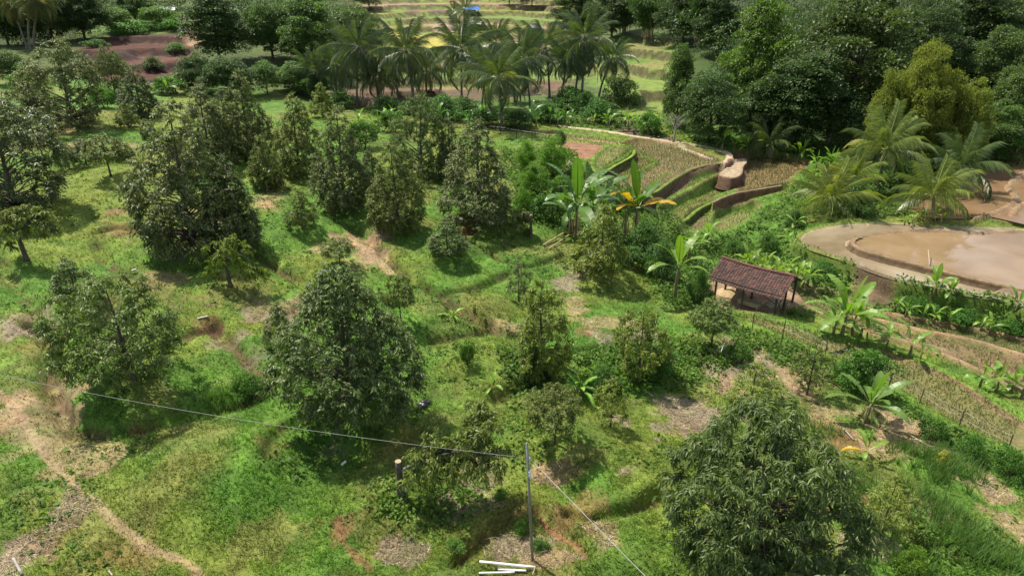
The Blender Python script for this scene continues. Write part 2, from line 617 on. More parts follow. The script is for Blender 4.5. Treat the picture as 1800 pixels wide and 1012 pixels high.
GH = GH + (n_b - .5) * .35 * sstep(150, 60, GY) + (n_mid - .5) * .14 + (n_hi - .5) * .05 * sstep(90, 30, GY)

# dry/olive drifts, straw litter and bare earth in the orchard: (px, py, half width, half height, kind, strength)
PATCH = [(80, 712, 66, 40, 'dry', 1), (140, 800, 70, 52, 'dry', 1), (60, 760, 50, 40, 'dry', .7), (120, 890, 40, 45, 'grey', .9), (30, 975, 70, 50, 'grey', 1), (90, 960, 30, 35, 'red', .6),
         (25, 720, 40, 25, 'tan', .5), (230, 990, 60, 30, 'red', .45), (460, 548, 70, 24, 'grey', 1), (520, 535, 30, 16, 'straw', .7), (370, 570, 40, 18, 'red', .9),
         (400, 600, 40, 14, 'grey', .7), (440, 630, 30, 16, 'grey', .6), (455, 668, 28, 14, 'red', .8), (70, 560, 50, 20, 'grey', .6), (85, 600, 30, 30, 'red', .5),
         (45, 580, 30, 14, 'grey', .8), (225, 405, 26, 10, 'red', .7), (322, 365, 18, 10, 'red', 1), (205, 372, 16, 8, 'red', .9), (290, 492, 40, 12, 'straw', .5),
         (310, 450, 30, 8, 'grey', .5), (655, 445, 34, 36, 'tan', .85), (625, 425, 30, 14, 'tan', .6), (560, 437, 20, 10, 'straw', .6), (825, 410, 16, 12, 'red', .9),
         (1000, 500, 22, 20, 'grey', .95), (1015, 535, 26, 14, 'straw', .6), (1075, 565, 60, 16, 'tan', .6), (1100, 590, 60, 14, 'grey', .7), (1020, 580, 14, 12, 'red', .6),
         (890, 575, 40, 8, 'straw', .7), (1210, 730, 95, 40, 'grey', 1), (1230, 760, 60, 30, 'red', .35), (1330, 650, 90, 34, 'grey', .9), (1400, 660, 80, 24, 'straw', .9),
         (1270, 680, 40, 20, 'tan', .7), (1480, 730, 60, 26, 'straw', .6), (1475, 770, 40, 28, 'red', .8), (1600, 760, 70, 30, 'straw', 1), (1660, 790, 40, 18, 'grey', .8),
         (1700, 820, 50, 20, 'straw', .8), (1750, 860, 60, 30, 'straw', .85), (1790, 930, 40, 40, 'straw', .7), (1510, 900, 50, 40, 'red', .45), (1530, 960, 60, 30, 'grey', .6),
         (1640, 900, 30, 20, 'grey', .6), (1100, 845, 24, 14, 'grey', .9), (850, 840, 40, 40, 'grey', .85), (800, 910, 50, 24, 'grey', .8), (700, 970, 50, 20, 'grey', .8),
         (640, 950, 60, 40, 'red', .4), (710, 898, 18, 10, 'tan', 1), (840, 890, 40, 20, 'grey', .6), (960, 840, 40, 14, 'tan', .8), (1010, 900, 50, 30, 'red', .7),
         (910, 965, 50, 20, 'grey', .8), (950, 990, 60, 16, 'straw', .7), (1060, 950, 26, 26, 'straw', .6), (585, 800, 40, 16, 'grey', .35), (490, 800, 30, 16, 'red', .4),
         (595, 945, 22, 30, 'red', .7), (450, 950, 70, 40, 'olive', .8), (260, 690, 60, 20, 'olive', .7), (300, 760, 60, 12, 'olive', .6), (680, 800, 30, 20, 'olive', .8),
         (235, 748, 20, 10, 'red', .9), (1040, 830, 60, 20, 'olive', .8), (870, 740, 40, 20, 'olive', .7), (430, 520, 90, 34, 'olive', .9), (90, 235, 22, 8, 'straw', .8),
         (130, 255, 30, 8, 'straw', .8), (480, 345, 34, 14, 'straw', .6), (460, 360, 30, 10, 'tan', .5), (600, 340, 30, 8, 'olive', .8), (930, 440, 60, 14, 'olive', .6),
         (1420, 970, 60, 40, 'olive', .6), (200, 560, 60, 20, 'olive', .5), (1000, 760, 60, 12, 'olive', .5), (60, 880, 70, 34, 'olive', .8), (170, 930, 90, 30, 'olive', .7),
         (1560, 800, 40, 20, 'straw', .6), (1290, 610, 30, 14, 'grey', .7), (1160, 640, 26, 10, 'straw', .5), (215, 260, 20, 6, 'straw', .7), (255, 262, 16, 5, 'red', .6)]
KCOL = {'straw': STRAW, 'grey': GREYS, 'red': RED, 'tan': TAN, 'olive': OLIVE, 'dry': np.array([.25, .205, .10])}
for px, py, hw, hh, kd, s in PATCH:
    x, y, z = base_pt(px, py)
    dp = depth(y, z)
    rx = hw * dp / F
    ang = math.atan2(CAM_H - z, y)
    ry = hh * dp / F / math.sin(ang) * 1.0
    R = max(rx, ry) * 1.6
    sel = (np.abs(GX - x) < R) & (np.abs(GY - y) < R)
    d = np.sqrt(((GX - x) / rx) ** 2 + ((GY - y) / ry) ** 2)
    d = d + (n_warp - .5) * 1.9 + (n_mid - .5) * 1.1 + (n_hi - .5) * 1.0
    m = np.where(sel, (1 - sstep(.62, 1.05, d)) * s, 0)
    blend(m * {'red': .7, 'grey': .8}.get(kd, .9), KCOL[kd], {'straw': .28, 'grey': .2, 'red': .12, 'tan': .1, 'olive': .9, 'dry': .5}[kd])
    if kd in ('straw', 'grey', 'tan'):
        LITTER = np.maximum(LITTER, m ** 2 * .8)

# trodden paths
PATHS = [([(40, 735), (80, 800), (130, 850), (165, 880), (215, 930), (260, 965), (320, 985), (350, 1012)], .19, np.array([.30, .225, .13]), .75),
         ([(0, 690), (40, 735)], .25, TAN, .6), ([(590, 415), (640, 440), (690, 480)], .8, TAN, .75),
         ([(936, 890), (960, 920), (985, 940), (1020, 968), (1035, 1000)], .13, RED * 1.15, .7),
         ([(590, 920), (610, 960), (650, 1000)], .22, RED, .55)]
for pts, wd, col, s in PATHS:
    ln = smooth_line(W(pts), 5)
    d = seg_dist(GX, GY, ln) + (n_hi - .5) * wd * 1.3 + (n_mid - .5) * wd
    blend((1 - sstep(wd * .5, wd * 1.1, d)) * s, col, .06)

# drainage ditches between the planting mounds: (pixels, depth, half width)
DITCH = [([(470, 679), (433, 709), (370, 724), (302, 736), (218, 756), (134, 752), (94, 692), (85, 640), (95, 600), (60, 570)], .55, .55),
         ([(828, 426), (850, 440), (879, 456), (915, 466), (945, 466), (990, 449)], .45, .35), ([(815, 412), (850, 402), (889, 396), (915, 385)], .4, .35),
         ([(620, 400), (660, 430), (700, 470), (735, 497), (775, 515), (820, 510), (860, 495), (890, 480)], .5, .5),
         ([(735, 497), (781, 528), (800, 550), (860, 580), (810, 592), (760, 600)], .45, .5), ([(860, 580), (910, 590), (960, 572)], .4, .4),
         ([(801, 991), (850, 945), (895, 907), (915, 880), (936, 887)], .55, .34), ([(1160, 876), (1110, 898), (1060, 912), (1037, 920), (1000, 905)], .5, .30),
         ([(936, 887), (985, 940), (1030, 985)], .35, .3), ([(1005, 620), (1060, 612), (1120, 600), (1180, 600)], .6, .5),
         ([(870, 700), (910, 685), (940, 670)], .45, .45), ([(330, 590), (380, 570), (330, 560), (290, 520), (200, 470), (170, 430)], .35, .5),
         ([(470, 679), (440, 640), (400, 600), (370, 570)], .4, .5), ([(560, 520), (520, 490), (480, 470), (440, 440)], .35, .45),
         ([(170, 410), (220, 400), (270, 420)], .35, .4), ([(1230, 640), (1300, 700), (1370, 720)], .3, .5), ([(560, 520), (500, 560), (480, 600)], .3, .5),
         ([(0, 470), (60, 540), (60, 570)], .3, .5), ([(480, 820), (500, 770), (545, 745)], .35, .4)]
for pts, dp, hw in DITCH:
    ln = smooth_line(W(pts), 5)
    d = seg_dist(GX, GY, ln) + (n_mid - .5) * .5
    GH = GH - 1.05 * dp * (1 - sstep(hw * .3, hw * 1.4, d))
    m = (1 - sstep(hw * .5, hw * 1.25, d)) * sstep(.42, .62, n_hi * .5 + n_mid * .5) * .75
    blend(m, DSOIL * .75 + RED * .25, .3)
    GH = GH + .12 * np.exp(-((d - hw * 2.2) / (hw * .8)) ** 2)


def mound(px, py, r, h):
    global GH
    x, y, z = base_pt(px, py)
    d = np.sqrt((GX - x) ** 2 + (GY - y) ** 2) + (n_b - .5) * r * .5
    GH = GH + 1.35 * h * (1 - sstep(.3, 1.25, d / r))


MOUNDS = [(620, 725, 3.2, .45), (235, 668, 3.2, .5), (787, 447, 2.6, .6), (975, 778, 2.8, .6), (705, 868, 2.6, .45), (343, 428, 3.4, .5), (405, 498, 2.6, .4),
          (700, 398, 3, .4), (842, 388, 3, .4), (535, 398, 2.6, .45), (598, 463, 2.2, .35), (933, 412, 2.6, .4), (830, 640, 2.8, .45), (845, 545, 2.4, .45), (720, 560, 2.4, .35),
          (1055, 478, 3, .4), (1123, 652, 2.6, .35), (48, 452, 3, .4), (140, 533, 2.4, .35), (1100, 820, 3, .4), (380, 830, 4, .7), (1318, 1000, 3.4, .4), (195, 308, 3, .35),
          (610, 358, 3, .4), (1060, 960, 2.2, .3), (130, 216, 3.4, .4), (1250, 603, 2.2, .3), (640, 620, 2, .2), (1640, 830, 2.0, .35), (527, 300, 3, .35), (440, 270, 3, .35)]
for m_ in MOUNDS:
    mound(*m_)

# ---- forest floor and far slopes
def px_region(pts, z=None, soft=2.0):
    sd = poly_sd(GX, GY, W(pts, z))
    return sstep(-soft, soft, sd + (n_lo - .5) * soft * 2.5)


far = sstep(100, 118, GY + (n_lo - .5) * 20)
blend(far * .8, FOREST * 1.5, .0)
blend(px_region([(1160, 215), (1480, 248), (1520, 300), (1700, 285), (1900, 275), (1900, -60), (1180, -60)]), FOREST, 0)
COVER = np.maximum(COVER, px_region([(1160, 235), (1480, 262), (1520, 300), (1700, 285), (1900, 275), (1900, 60), (1180, 60)]) * .6)


def terrace(pts, step, cols, seed, soft=3.0, bcol=(.085, .085, .03), rcol=(.14, .19, .045)):
    """contour steps with a fill per level"""
    global GH, C, GRASS
    m = px_region(pts, None, soft)
    h = GH + (fbm(GX / 14, GY / 14, seed, 3) - .5) * step * 1.6
    q = h / step
    fl = np.floor(q); fr = q - fl
    st = (fl + sstep(.84, .99, fr)) * step
    GH = GH * (1 - m) + st * m
    # split each level across the slope too, so neighbouring plots differ
    plot = np.floor(fbm(GX / 26, GY / 40, seed + 5, 2) * 7 + np.mod(fl, 3))
    idx = np.mod((fl * 5 + plot * 3).astype(int), len(cols))
    cc = np.array(cols)[idx]
    bank = sstep(.82, .86, fr)
    cc = cc * (1 - bank[..., None]) + np.array(bcol) * bank[..., None]
    rim = sstep(.03, .0, np.abs(fr - .79) - .04)
    cc = cc * (1 - rim[..., None] * .7) + np.array(rcol) * rim[..., None] * .7
    C = C * (1 - m[..., None]) + cc * m[..., None]
    GRASS = GRASS * (1 - m)


YG = [.20, .205, .05]; BR = [.24, .155, .10]; GB = [.19, .15, .085]; GR = [.14, .20, .045]; LB = [.27, .19, .115]; DB = [.15, .095, .07]
terrace([(600, 120), (640, 60), (600, -30), (1010, -30), (1040, 40), (1080, 110), (1000, 140), (700, 150)], 1.5, [YG, GR, GB, BR, YG, GR, LB, DB, GR], 40)
terrace([(1070, 70), (1190, 55), (1200, 120), (1180, 200), (1090, 195), (1040, 150)], 1.7, [[.12, .20, .035], [.15, .21, .04], [.19, .19, .06], [.11, .18, .03]], 60)
terrace([(130, 80), (250, 58), (350, 60), (345, 142), (250, 146), (150, 138)], 1.3, [[.075, .027, .016], [.092, .034, .02], [.065, .025, .015], [.10, .045, .027]], 70, 1.5, (.035, .016, .011), (.11, .06, .038))
blend(px_region([(325, 48), (345, 45), (350, 80), (330, 80)], None, 1.2), TAN * .8, 0)
blend(px_region([(580, 150), (760, 150), (760, 190), (590, 180)], None, 2), [.12, .075, .045], .2)
terrace([(580, 145), (1000, 135), (1000, 165), (580, 168)], 1.0, [[.11, .08, .045], [.10, .12, .035], [.13, .085, .055]], 80, 3, (.07, .06, .03), (.13, .14, .05))
blend(px_region([(150, 42), (300, 38), (300, 60), (150, 66)], None, 2), [.09, .15, .03], 0)
blend(px_region([(690, 60), (770, 50), (850, 60), (820, 72), (700, 82)], None, 2), [.33, .30, .06], 0)
blend(px_region([(760, 42), (800, 40), (820, 48), (770, 56)], None, 1.5), [.36, .27, .21], 0)

# ---- paddies
def paddy(pts, z, col, bund=.0, bcol=None, ew=.22, grass=0., wet=.0, drop=0., world=None, face=1.0):
    """flatten a plot to its level; steep earth edge; optional bund along the rim"""
    global GH
    P = world or smooth_line(W(pts, z), 3, True)
    xs = [p[0] for p in P]; ys = [p[1] for p in P]
    sel = (GX > min(xs) - 2) & (GX < max(xs) + 2) & (GY > min(ys) - 2) & (GY < max(ys) + 2)
    x, y = GX[sel], GY[sel]
    sd = poly_sd(x, y, P) + (n_mid[sel] - .5) * .25
    wgt = sstep(-ew, ew, sd)
    h = GH[sel]
    step = np.abs(h - z)
    h = h * (1 - wgt) + (z - drop + (n_hi[sel] - .5) * .03) * wgt
    if bund:
        bm = np.exp(-((sd - ew * .5) / (.16 + ew * .5)) ** 2)
        h = np.maximum(h, (z + bund) * bm + h * (1 - bm))
    GH[sel] = h
    m = np.zeros(GX.shape); m[sel] = sstep(-.02, .12, sd)
    blend(m, col, grass, wet)
    # earth face below the rim
    m = np.zeros(GX.shape); m[sel] = sstep(-ew * 1.6, -ew * .6, sd) * (1 - sstep(-ew * .2, ew * .3, sd)) * sstep(.15, .5, step) * face
    blend(m, SOIL * np.array([.8, .72, .7]), .1)
    if bcol is not None:
        m = np.zeros(GX.shape); m[sel] = np.exp(-((sd - ew * .5) / (.16 + ew * .5)) ** 2)
        blend(np.clip(m * 1.3, 0, 1), bcol, .9 if bcol[1] > bcol[0] else .1)
    return P


def embank(line_px, z, wd, h, col, grass=.1):
    """a raised strip along a line"""
    global GH
    ln = smooth_line(W(line_px, z), 4)
    d = seg_dist(GX, GY, ln) + (n_mid - .5) * .25
    m = 1 - sstep(wd * .55, wd * 1.15, d)
    GH = np.maximum(GH, GH * (1 - m) + (z + h) * m) if h >= 0 else GH * (1 - m) + (z + h) * m
    blend(m, col, grass)


GBUND = np.array([.11, .185, .026]); EBUND = np.array([.225, .158, .086]); GEDGE = np.array([.15, .20, .032])
FIELDS = {}
# mid-valley terraces, far to near
FIELDS['u0'] = paddy([(700, 205), (870, 216), (1000, 234), (1090, 250), (1080, 256), (960, 240), (860, 232), (800, 226)], 1.3, RICE * np.array([.9, 1.1, .8]), .12, GEDGE, .3)
blend(px_region([(1040, 212), (1090, 212), (1180, 245), (1120, 240)], None, 1.0), [.10, .07, .05], .1)
FIELDS['ub'] = paddy([(985, 248), (1070, 256), (1060, 266), (1038, 282), (1000, 274)], 1.0, SOIL * np.array([1.1, 1, .95]), .1, GEDGE, .25)
FIELDS['e'] = paddy([(1100, 254), (1180, 258), (1262, 278), (1266, 287), (1218, 297), (1150, 338), (1120, 345), (1060, 350), (1052, 322), (1090, 300)], .6, RICE, .08, None, .13)
FIELDS['d'] = paddy([(1110, 268), (1148, 282), (1150, 290), (1090, 316), (1058, 326), (1056, 305)], .8, RICE * np.array([1, 1.05, .9]), .16, GBUND, .25)
FIELDS['c'] = paddy([(1063, 259), (1108, 258), (1111, 270), (1055, 302), (1036, 290)], 1.5, RICE * np.array([.95, 1.15, .8]), .22, GBUND * 1.15, .3)
paddy([(1012, 280), (1032, 284), (1030, 300), (1008, 305), (996, 296)], 1.1, LUSH * .9, 0, None, .3, 1)
FIELDS['g'] = paddy([(1312, 281), (1365, 280), (1420, 290), (1405, 303), (1386, 319), (1372, 326), (1303, 338), (1292, 330), (1310, 316)], -.5, RICE * np.array([1.05, .95, .9]), .08, None, .12)
FIELDS['f'] = paddy([(1152, 350), (1218, 318), (1268, 304), (1268, 308), (1218, 330), (1172, 358), (1156, 362)], -.4, RICE, .14, GBUND, .25)
FIELDS['h'] = paddy([(1164, 385), (1177, 370), (1223, 346), (1272, 324), (1299, 332), (1303, 338), (1254, 352), (1227, 369), (1200, 392), (1180, 402)], -1.2, RICE * np.array([.9, 1.15, .75]), .12, GBUND, .25)
paddy([(1268, 309), (1290, 314), (1305, 307), (1308, 294), (1312, 281), (1290, 280), (1282, 292)], -.45, SOIL, .0, None, .10)
FIELDS['j'] = paddy([(1252, 365), (1300, 352), (1374, 335), (1386, 342), (1330, 355), (1274, 368)], -1.35, RICE * np.array([.95, 1.1, .8]), .12, GBUND, .22)
FIELDS['k'] = paddy([(1206, 388), (1228, 372), (1250, 368), (1248, 390), (1241, 404), (1212, 410)], -1.8, RICE * .9, .14, GBUND, .25)
FIELDS['n'] = paddy([(1252, 388), (1295, 372), (1330, 376), (1310, 392), (1283, 406), (1254, 408)], -2.0, RICE * np.array([.9, 1.1, .8]), .16, GBUND, .3)
# the pale farm track along the top
TRK = [(852, 213), (930, 219), (1000, 229), (1070, 238), (1150, 250), (1200, 257), (1250, 263), (1278, 270), (1284, 279), (1275, 288)]
embank(TRK, .72, .5, .12, PALE)
embank([(1196, 260), (1225, 270), (1250, 280)], .66, .3, .1, PALE * .9)
embank([(868, 227), (930, 234), (1000, 243), (1090, 255)], 1.15, .22, .12, np.array([.32, .2, .13]))
embank([(580, 165), (640, 172), (700, 180), (760, 186)], 1.6, .8, .2, PALE)
embank([(1014, 303), (1003, 290), (992, 276)], 1.1, .2, .2, PALE * 1.15)
# muddy paddies at the right
paddy([(1690, 288), (1840, 280), (1840, 388), (1740, 380), (1670, 384), (1610, 374), (1640, 335)], -.1, MUD, 0, None, .5, 0, .3, .05)
MUDP = smooth_line(W([(1690, 288), (1840, 280), (1840, 388), (1740, 380), (1670, 384), (1610, 374), (1640, 335)], -.1), 3, True)
for ln in ([(1815, 296), (1790, 312), (1774, 330), (1787, 345), (1778, 360), (1750, 374), (1715, 384)], [(1840, 348), (1800, 358), (1780, 378)]):
    embank(ln, -.1, .3, .16, EBUND * .9)
OUT_PX = [(1398, 418), (1415, 405), (1470, 393), (1560, 389), (1640, 395), (1840, 411), (1840, 548), (1770, 532), (1700, 520), (1600, 500), (1530, 478), (1470, 455), (1410, 434)]
IN_PX = [(1495, 426), (1502, 418), (1540, 410), (1600, 405), (1700, 408), (1840, 415), (1840, 519), (1740, 497), (1650, 475), (1570, 455), (1512, 438)]
OUTP = paddy(OUT_PX, -.6, PALE * .85, .10, GEDGE * .9, .3, 0, .6, .06, face=.15)
INP = paddy(IN_PX, -.3, MUD, .10, EBUND * .8, .28, 0, .6, .06)
# terraces below the hut
L1 = [(1415, 511), (1455, 515), (1479, 523), (1496, 538), (1543, 553), (1603, 563), (1670, 575), (1737, 587), (1840, 614)]
L2 = [(1385, 521), (1402, 535), (1435, 555), (1462, 563), (1536, 568), (1620, 589), (1704, 605), (1840, 645)]
L3 = [(1460, 568), (1522, 589), (1586, 605), (1637, 622), (1687, 642), (1751, 672), (1840, 712)]
FIELDS['s1'] = paddy(L1 + L2[::-1], -2.4, RICE * np.array([.72, .85, .7]), .0, None, .3)
FIELDS['s2'] = paddy(L2[3:] + L3[::-1], -2.1, RICE * np.array([.95, .85, .85]), .0, None, .3, 0, .3)
embank(L1, -2.4, .27, .34, EBUND * np.array([1.12, 1.12, 1.1]))
embank(L2, -2.3, .30, .40, EBUND * np.array([1.15, 1.15, 1.1]))
embank(L3, -2.0, .30, .34, EBUND * np.array([1.05, 1.07, 1.05]))
embank([(1500, 577), (1560, 590), (1640, 612), (1720, 640), (1840, 680)], -2.1, .25, .2, EBUND * .9)
FU = [(1290, 552), (1330, 555), (1400, 573), (1470, 593), (1560, 613), (1640, 648), (1700, 683), (1760, 713), (1840, 758)]
FL = [(1840, 815), (1720, 772), (1640, 732), (1560, 680), (1500, 650), (1400, 606), (1290, 562)]
FIELDS['fence'] = paddy(FU + FL, -1.25, RICE * np.array([.95, 1.08, .85]), .14, GBUND, .35)
embank(FU, -1.25, .45, .2, GBUND * 1.1, 1)
embank([(1560, 622), (1660, 665), (1740, 715), (1840, 775)], -1.25, .22, .1, EBUND * .8, .3)
PADP = paddy([(1238, 492), (1270, 480), (1330, 488), (1400, 508), (1408, 530), (1380, 553), (1290, 549), (1244, 522)], -1.5, TAN * .8, 0, None, .5)
# banks clothed with broad-leaved growth
for pts, s in [([(880, 262), (1000, 268), (1005, 300), (1040, 330), (1180, 370), (1240, 430), (1260, 480), (1235, 530), (1180, 540), (1120, 440), (1000, 420), (900, 395), (890, 330)], 1),
               ([(1180, 415), (1300, 400), (1390, 340), (1430, 290), (1480, 280), (1600, 380), (1480, 388), (1400, 405), (1384, 428), (1412, 446), (1455, 466), (1495, 484), (1500, 535), (1430, 508), (1300, 480), (1240, 450)], .9),
               ([(1575, 512), (1700, 544), (1840, 570), (1840, 606), (1740, 582), (1600, 558), (1540, 545)], 1),
               ([(1010, 620), (1200, 600), (1300, 625), (1290, 660), (1190, 690), (1060, 690), (1000, 660)], .9),
               ([(1290, 570), (1400, 612), (1500, 656), (1570, 690), (1650, 745), (1800, 812), (1800, 840), (1690, 800), (1590, 730), (1480, 690), (1380, 650), (1290, 600)], .75),
               ([(600, 850), (680, 880), (760, 890), (830, 850), (830, 880), (740, 930), (620, 900)], .35), ([(880, 620), (980, 600), (1000, 700), (900, 690)], .6),
               ([(640, 190), (860, 195), (1080, 205), (1160, 240), (1100, 232), (900, 212), (650, 205)], .8), ([(1170, 245), (1300, 262), (1440, 282), (1500, 262), (1300, 240)], .6),
               ([(1560, 870), (1700, 880), (1800, 960), (1780, 1012), (1620, 1012)], .4), ([(200, 600), (320, 620), (330, 700), (180, 710)], .3),
               ([(110, 500), (200, 510), (170, 560), (120, 560)], .4), ([(430, 300), (620, 330), (760, 330), (880, 390), (640, 390), (450, 400)], .2)]:
    r = px_region(pts, None, .8)
    COVER = np.maximum(COVER, r * s * sstep(.33, .5, n_mid + s * .12))


def riser(line_px, z, wd, col=(.135, .08, .052)):
    """bare earth on the near face of a terrace step"""
    ln = [(x, y - wd * .5) for x, y in smooth_line(W(line_px, z), 4)]
    m = 1 - sstep(wd * .45, wd * .75, seg_dist(GX, GY, ln) + (n_mid - .5) * .2)
    blend(m, col, 0)


riser([(1266, 288), (1240, 291), (1218, 298), (1180, 320), (1150, 339), (1135, 346)], .6, .55)
riser([(1374, 327), (1340, 332), (1303, 339), (1254, 353)], -.5, .5)
riser([(1266, 308), (1274, 312), (1291, 315), (1305, 309), (1309, 297)], .3, .5, (.15, .085, .055))
riser([(1284, 281), (1278, 290)], .7, .4, (.15, .085, .055))
riser([(1330, 353), (1290, 357)], -1.3, .35)
EARTHY = px_region([(1498, 480), (1560, 492), (1575, 540), (1500, 530)], None, .5)
COVER = np.maximum(COVER, .16 * sstep(.48, .62, fbm(GX / 3.1, GY / 3.1, 55, 3)) * sstep(75, 45, GY) * GRASS)
mud_bank = px_region([(1498, 480), (1560, 492), (1575, 540), (1500, 530)], None, .5)
blend(mud_bank * .9, [.13, .085, .055], .1)
COVER *= 1 - mud_bank
GRASS = GRASS * (1 - sstep(.3, .8, COVER) * .5)
blend(sstep(.3, .8, COVER) * .6, LUSH * .6)

V = np.stack([GX, GY, GH], -1).reshape(-1, 3)
ii = (np.arange(NR - 1)[:, None] * NT + np.arange(NT - 1)[None, :]).ravel()
FQ = np.stack([ii, ii + 1, ii + NT + 1, ii + NT], -1)[:, ::-1]
me = mesh_np('ground', V, FQ, ground_mat(), {'col': np.concatenate([C.reshape(-1, 3), np.ones((C.shape[0] * C.shape[1], 1))], 1), 'wet': WET.ravel()}, True)
structure('ground', me, label='grassy orchard mounds, terraced rice paddies and wooded valley slopes', cat='ground')


def hit(px, py):
    """first point where the sight line through a pixel meets the finished ground"""
    a, b, c = ray(px, py)
    t = np.geomspace(12, 500, 1600)
    X, Y, Z = a * t, b * t, CAM_H + c * t
    below = Z < sample(GH, X, Y)
    i = int(np.argmax(below)) if below.any() else len(t) - 1
    lo, hi = t[max(i - 1, 0)], t[i]
    for _ in range(18):
        mid = .5 * (lo + hi)
        if CAM_H + c * mid < float(sample(GH, a * mid, b * mid)):
            hi = mid
        else:
            lo = mid
    return Vector((float(a * hi), float(b * hi), float(CAM_H + c * hi)))


def height_to(p, px, py):
    """height of something standing at p whose top is seen at a pixel"""
    _, z = at_Y(px, py, p.y)
    return float(z) - p.z


def ppm(p, h=0.0):
    return F / depth(p.y, p.z + h)


def drop_z(x, y):
    return float(sample(GH, x, y))


# ---- cut earth walls of the terraces, crisp where the sheet of ground is too coarse
def wall_mat():
    m, t, o = new_mat('cut_earth')
    a = N(t, 'ShaderNodeAttribute', attribute_name='col')
    g = N(t, 'ShaderNodeNewGeometry')
    n1 = N(t, 'ShaderNodeTexNoise', Scale=2.2, Detail=7.0, Roughness=.65)
    t.links.new(g.outputs['Position'], n1.inputs['Vector'])
    r1 = N(t, 'ShaderNodeMapRange'); r1.inputs['From Min'].default_value = .3; r1.inputs['From Max'].default_value = .7
    r1.inputs['To Min'].default_value = .6; r1.inputs['To Max'].default_value = 1.35
    t.links.new(n1.outputs['Fac'], r1.inputs['Value'])
    cc = N(t, 'ShaderNodeCombineColor')
    for i in range(3):
        t.links.new(r1.outputs[0], cc.inputs[i])
    c = mixrgb(t, a.outputs['Color'], cc.outputs[0], 1.0, 'MULTIPLY')
    p = N(t, 'ShaderNodeBsdfPrincipled', Roughness=.95)
    p.inputs['Specular IOR Level'].default_value = .15
    t.links.new(c, p.inputs['Base Color'])
    b = N(t, 'ShaderNodeBump', Strength=.6, Distance=.08)
    t.links.new(n1.outputs['Fac'], b.inputs['Height']); t.links.new(b.outputs[0], p.inputs['Normal'])
    t.links.new(p.outputs[0], o.inputs[0])
    return m


WALLM = wall_mat()


def wall(line_px, z, drop, label, face=(.15, .09, .058), cap=(.26, .18, .11), capw=.22, closed=False):
    """a near-vertical cut bank with a narrow trodden lip; line runs so that the low side is to its left"""
    r = np.random.default_rng(int(line_px[0][0]))
    ln = np.array(smooth_line(W(line_px, z), 8, closed))
    n = len(ln)
    tg = norm(np.roll(ln, -1, 0) - np.roll(ln, 1, 0)) if closed else norm(np.gradient(ln, axis=0))
    nl = np.stack([-tg[:, 1], tg[:, 0]], 1)
    V = []; Cc = []
    jit = (fbm(np.arange(n) * .35, np.zeros(n), 5, 3) - .5)
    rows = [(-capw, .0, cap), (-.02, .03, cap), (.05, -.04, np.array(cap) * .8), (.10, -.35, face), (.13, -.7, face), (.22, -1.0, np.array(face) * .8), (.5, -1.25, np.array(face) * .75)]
    for off, zz, c in rows:
        p = ln + nl * (off + jit[:, None] * .16)
        zv = z + np.where(zz > 0, zz, zz * drop) + (r.random(n) - .5) * .05
        V.append(np.concatenate([p, zv[:, None]], 1)); Cc.append(np.tile(np.array([*c, 1.0]), (n, 1)) * np.concatenate([r.uniform(.85, 1.15, (n, 1))] * 3 + [np.ones((n, 1))], 1))
    k = len(rows)
    V = np.concatenate(V); Cc = np.concatenate(Cc)
    Fc = []
    m_ = n if closed else n - 1
    for j in range(k - 1):
        for i in range(m_):
            a_, b_ = j * n + i, j * n + (i + 1) % n
            Fc.append((a_, b_, b_ + n, a_ + n))
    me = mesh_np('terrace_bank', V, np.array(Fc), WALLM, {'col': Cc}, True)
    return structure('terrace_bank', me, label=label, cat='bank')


def norm(v):
    return v / (np.linalg.norm(v, axis=-1, keepdims=True) + 1e-9)


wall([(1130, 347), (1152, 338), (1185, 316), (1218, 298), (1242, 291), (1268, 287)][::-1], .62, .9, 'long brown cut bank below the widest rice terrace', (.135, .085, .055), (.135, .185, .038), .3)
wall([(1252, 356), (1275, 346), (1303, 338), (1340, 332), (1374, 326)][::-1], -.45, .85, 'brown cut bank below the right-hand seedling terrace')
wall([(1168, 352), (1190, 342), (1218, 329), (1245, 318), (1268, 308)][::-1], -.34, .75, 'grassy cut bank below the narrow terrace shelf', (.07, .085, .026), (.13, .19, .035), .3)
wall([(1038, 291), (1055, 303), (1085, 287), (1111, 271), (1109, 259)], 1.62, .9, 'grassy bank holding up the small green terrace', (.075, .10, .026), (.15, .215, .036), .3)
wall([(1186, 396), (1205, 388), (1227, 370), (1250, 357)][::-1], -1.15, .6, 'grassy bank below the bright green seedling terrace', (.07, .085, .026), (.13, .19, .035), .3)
# the pale mud shelf at the bend of the track
SH = smooth_line(W([(1264, 306), (1274, 311), (1291, 313), (1304, 306), (1307, 294), (1313, 281), (1296, 279), (1284, 283), (1278, 294)], .38), 6, True)
sh_c = np.mean(np.array(SH), 0)
sh_a = np.array(SH); sh_n = len(sh_a)
sh_out = norm(sh_a - sh_c)
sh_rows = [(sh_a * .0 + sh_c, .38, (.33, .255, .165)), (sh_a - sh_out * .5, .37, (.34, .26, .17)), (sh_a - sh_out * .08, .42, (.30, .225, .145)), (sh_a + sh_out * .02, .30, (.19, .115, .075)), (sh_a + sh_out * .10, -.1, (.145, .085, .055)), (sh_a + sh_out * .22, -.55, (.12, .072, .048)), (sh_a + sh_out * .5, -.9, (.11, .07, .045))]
sh_V = np.concatenate([np.concatenate([p_, np.full((sh_n, 1), z_)], 1) for p_, z_, c_ in sh_rows])
sh_V = sh_V + np.stack([(fbm(sh_V[:, 0] * 1.7, sh_V[:, 1] * 1.7 + sh_V[:, 2] * 2, q_, 3) - .5) * .22 for q_ in (3, 8, 13)], 1)
sh_C = np.concatenate([np.tile(np.array([*c_, 1.0]), (sh_n, 1)) for p_, z_, c_ in sh_rows])
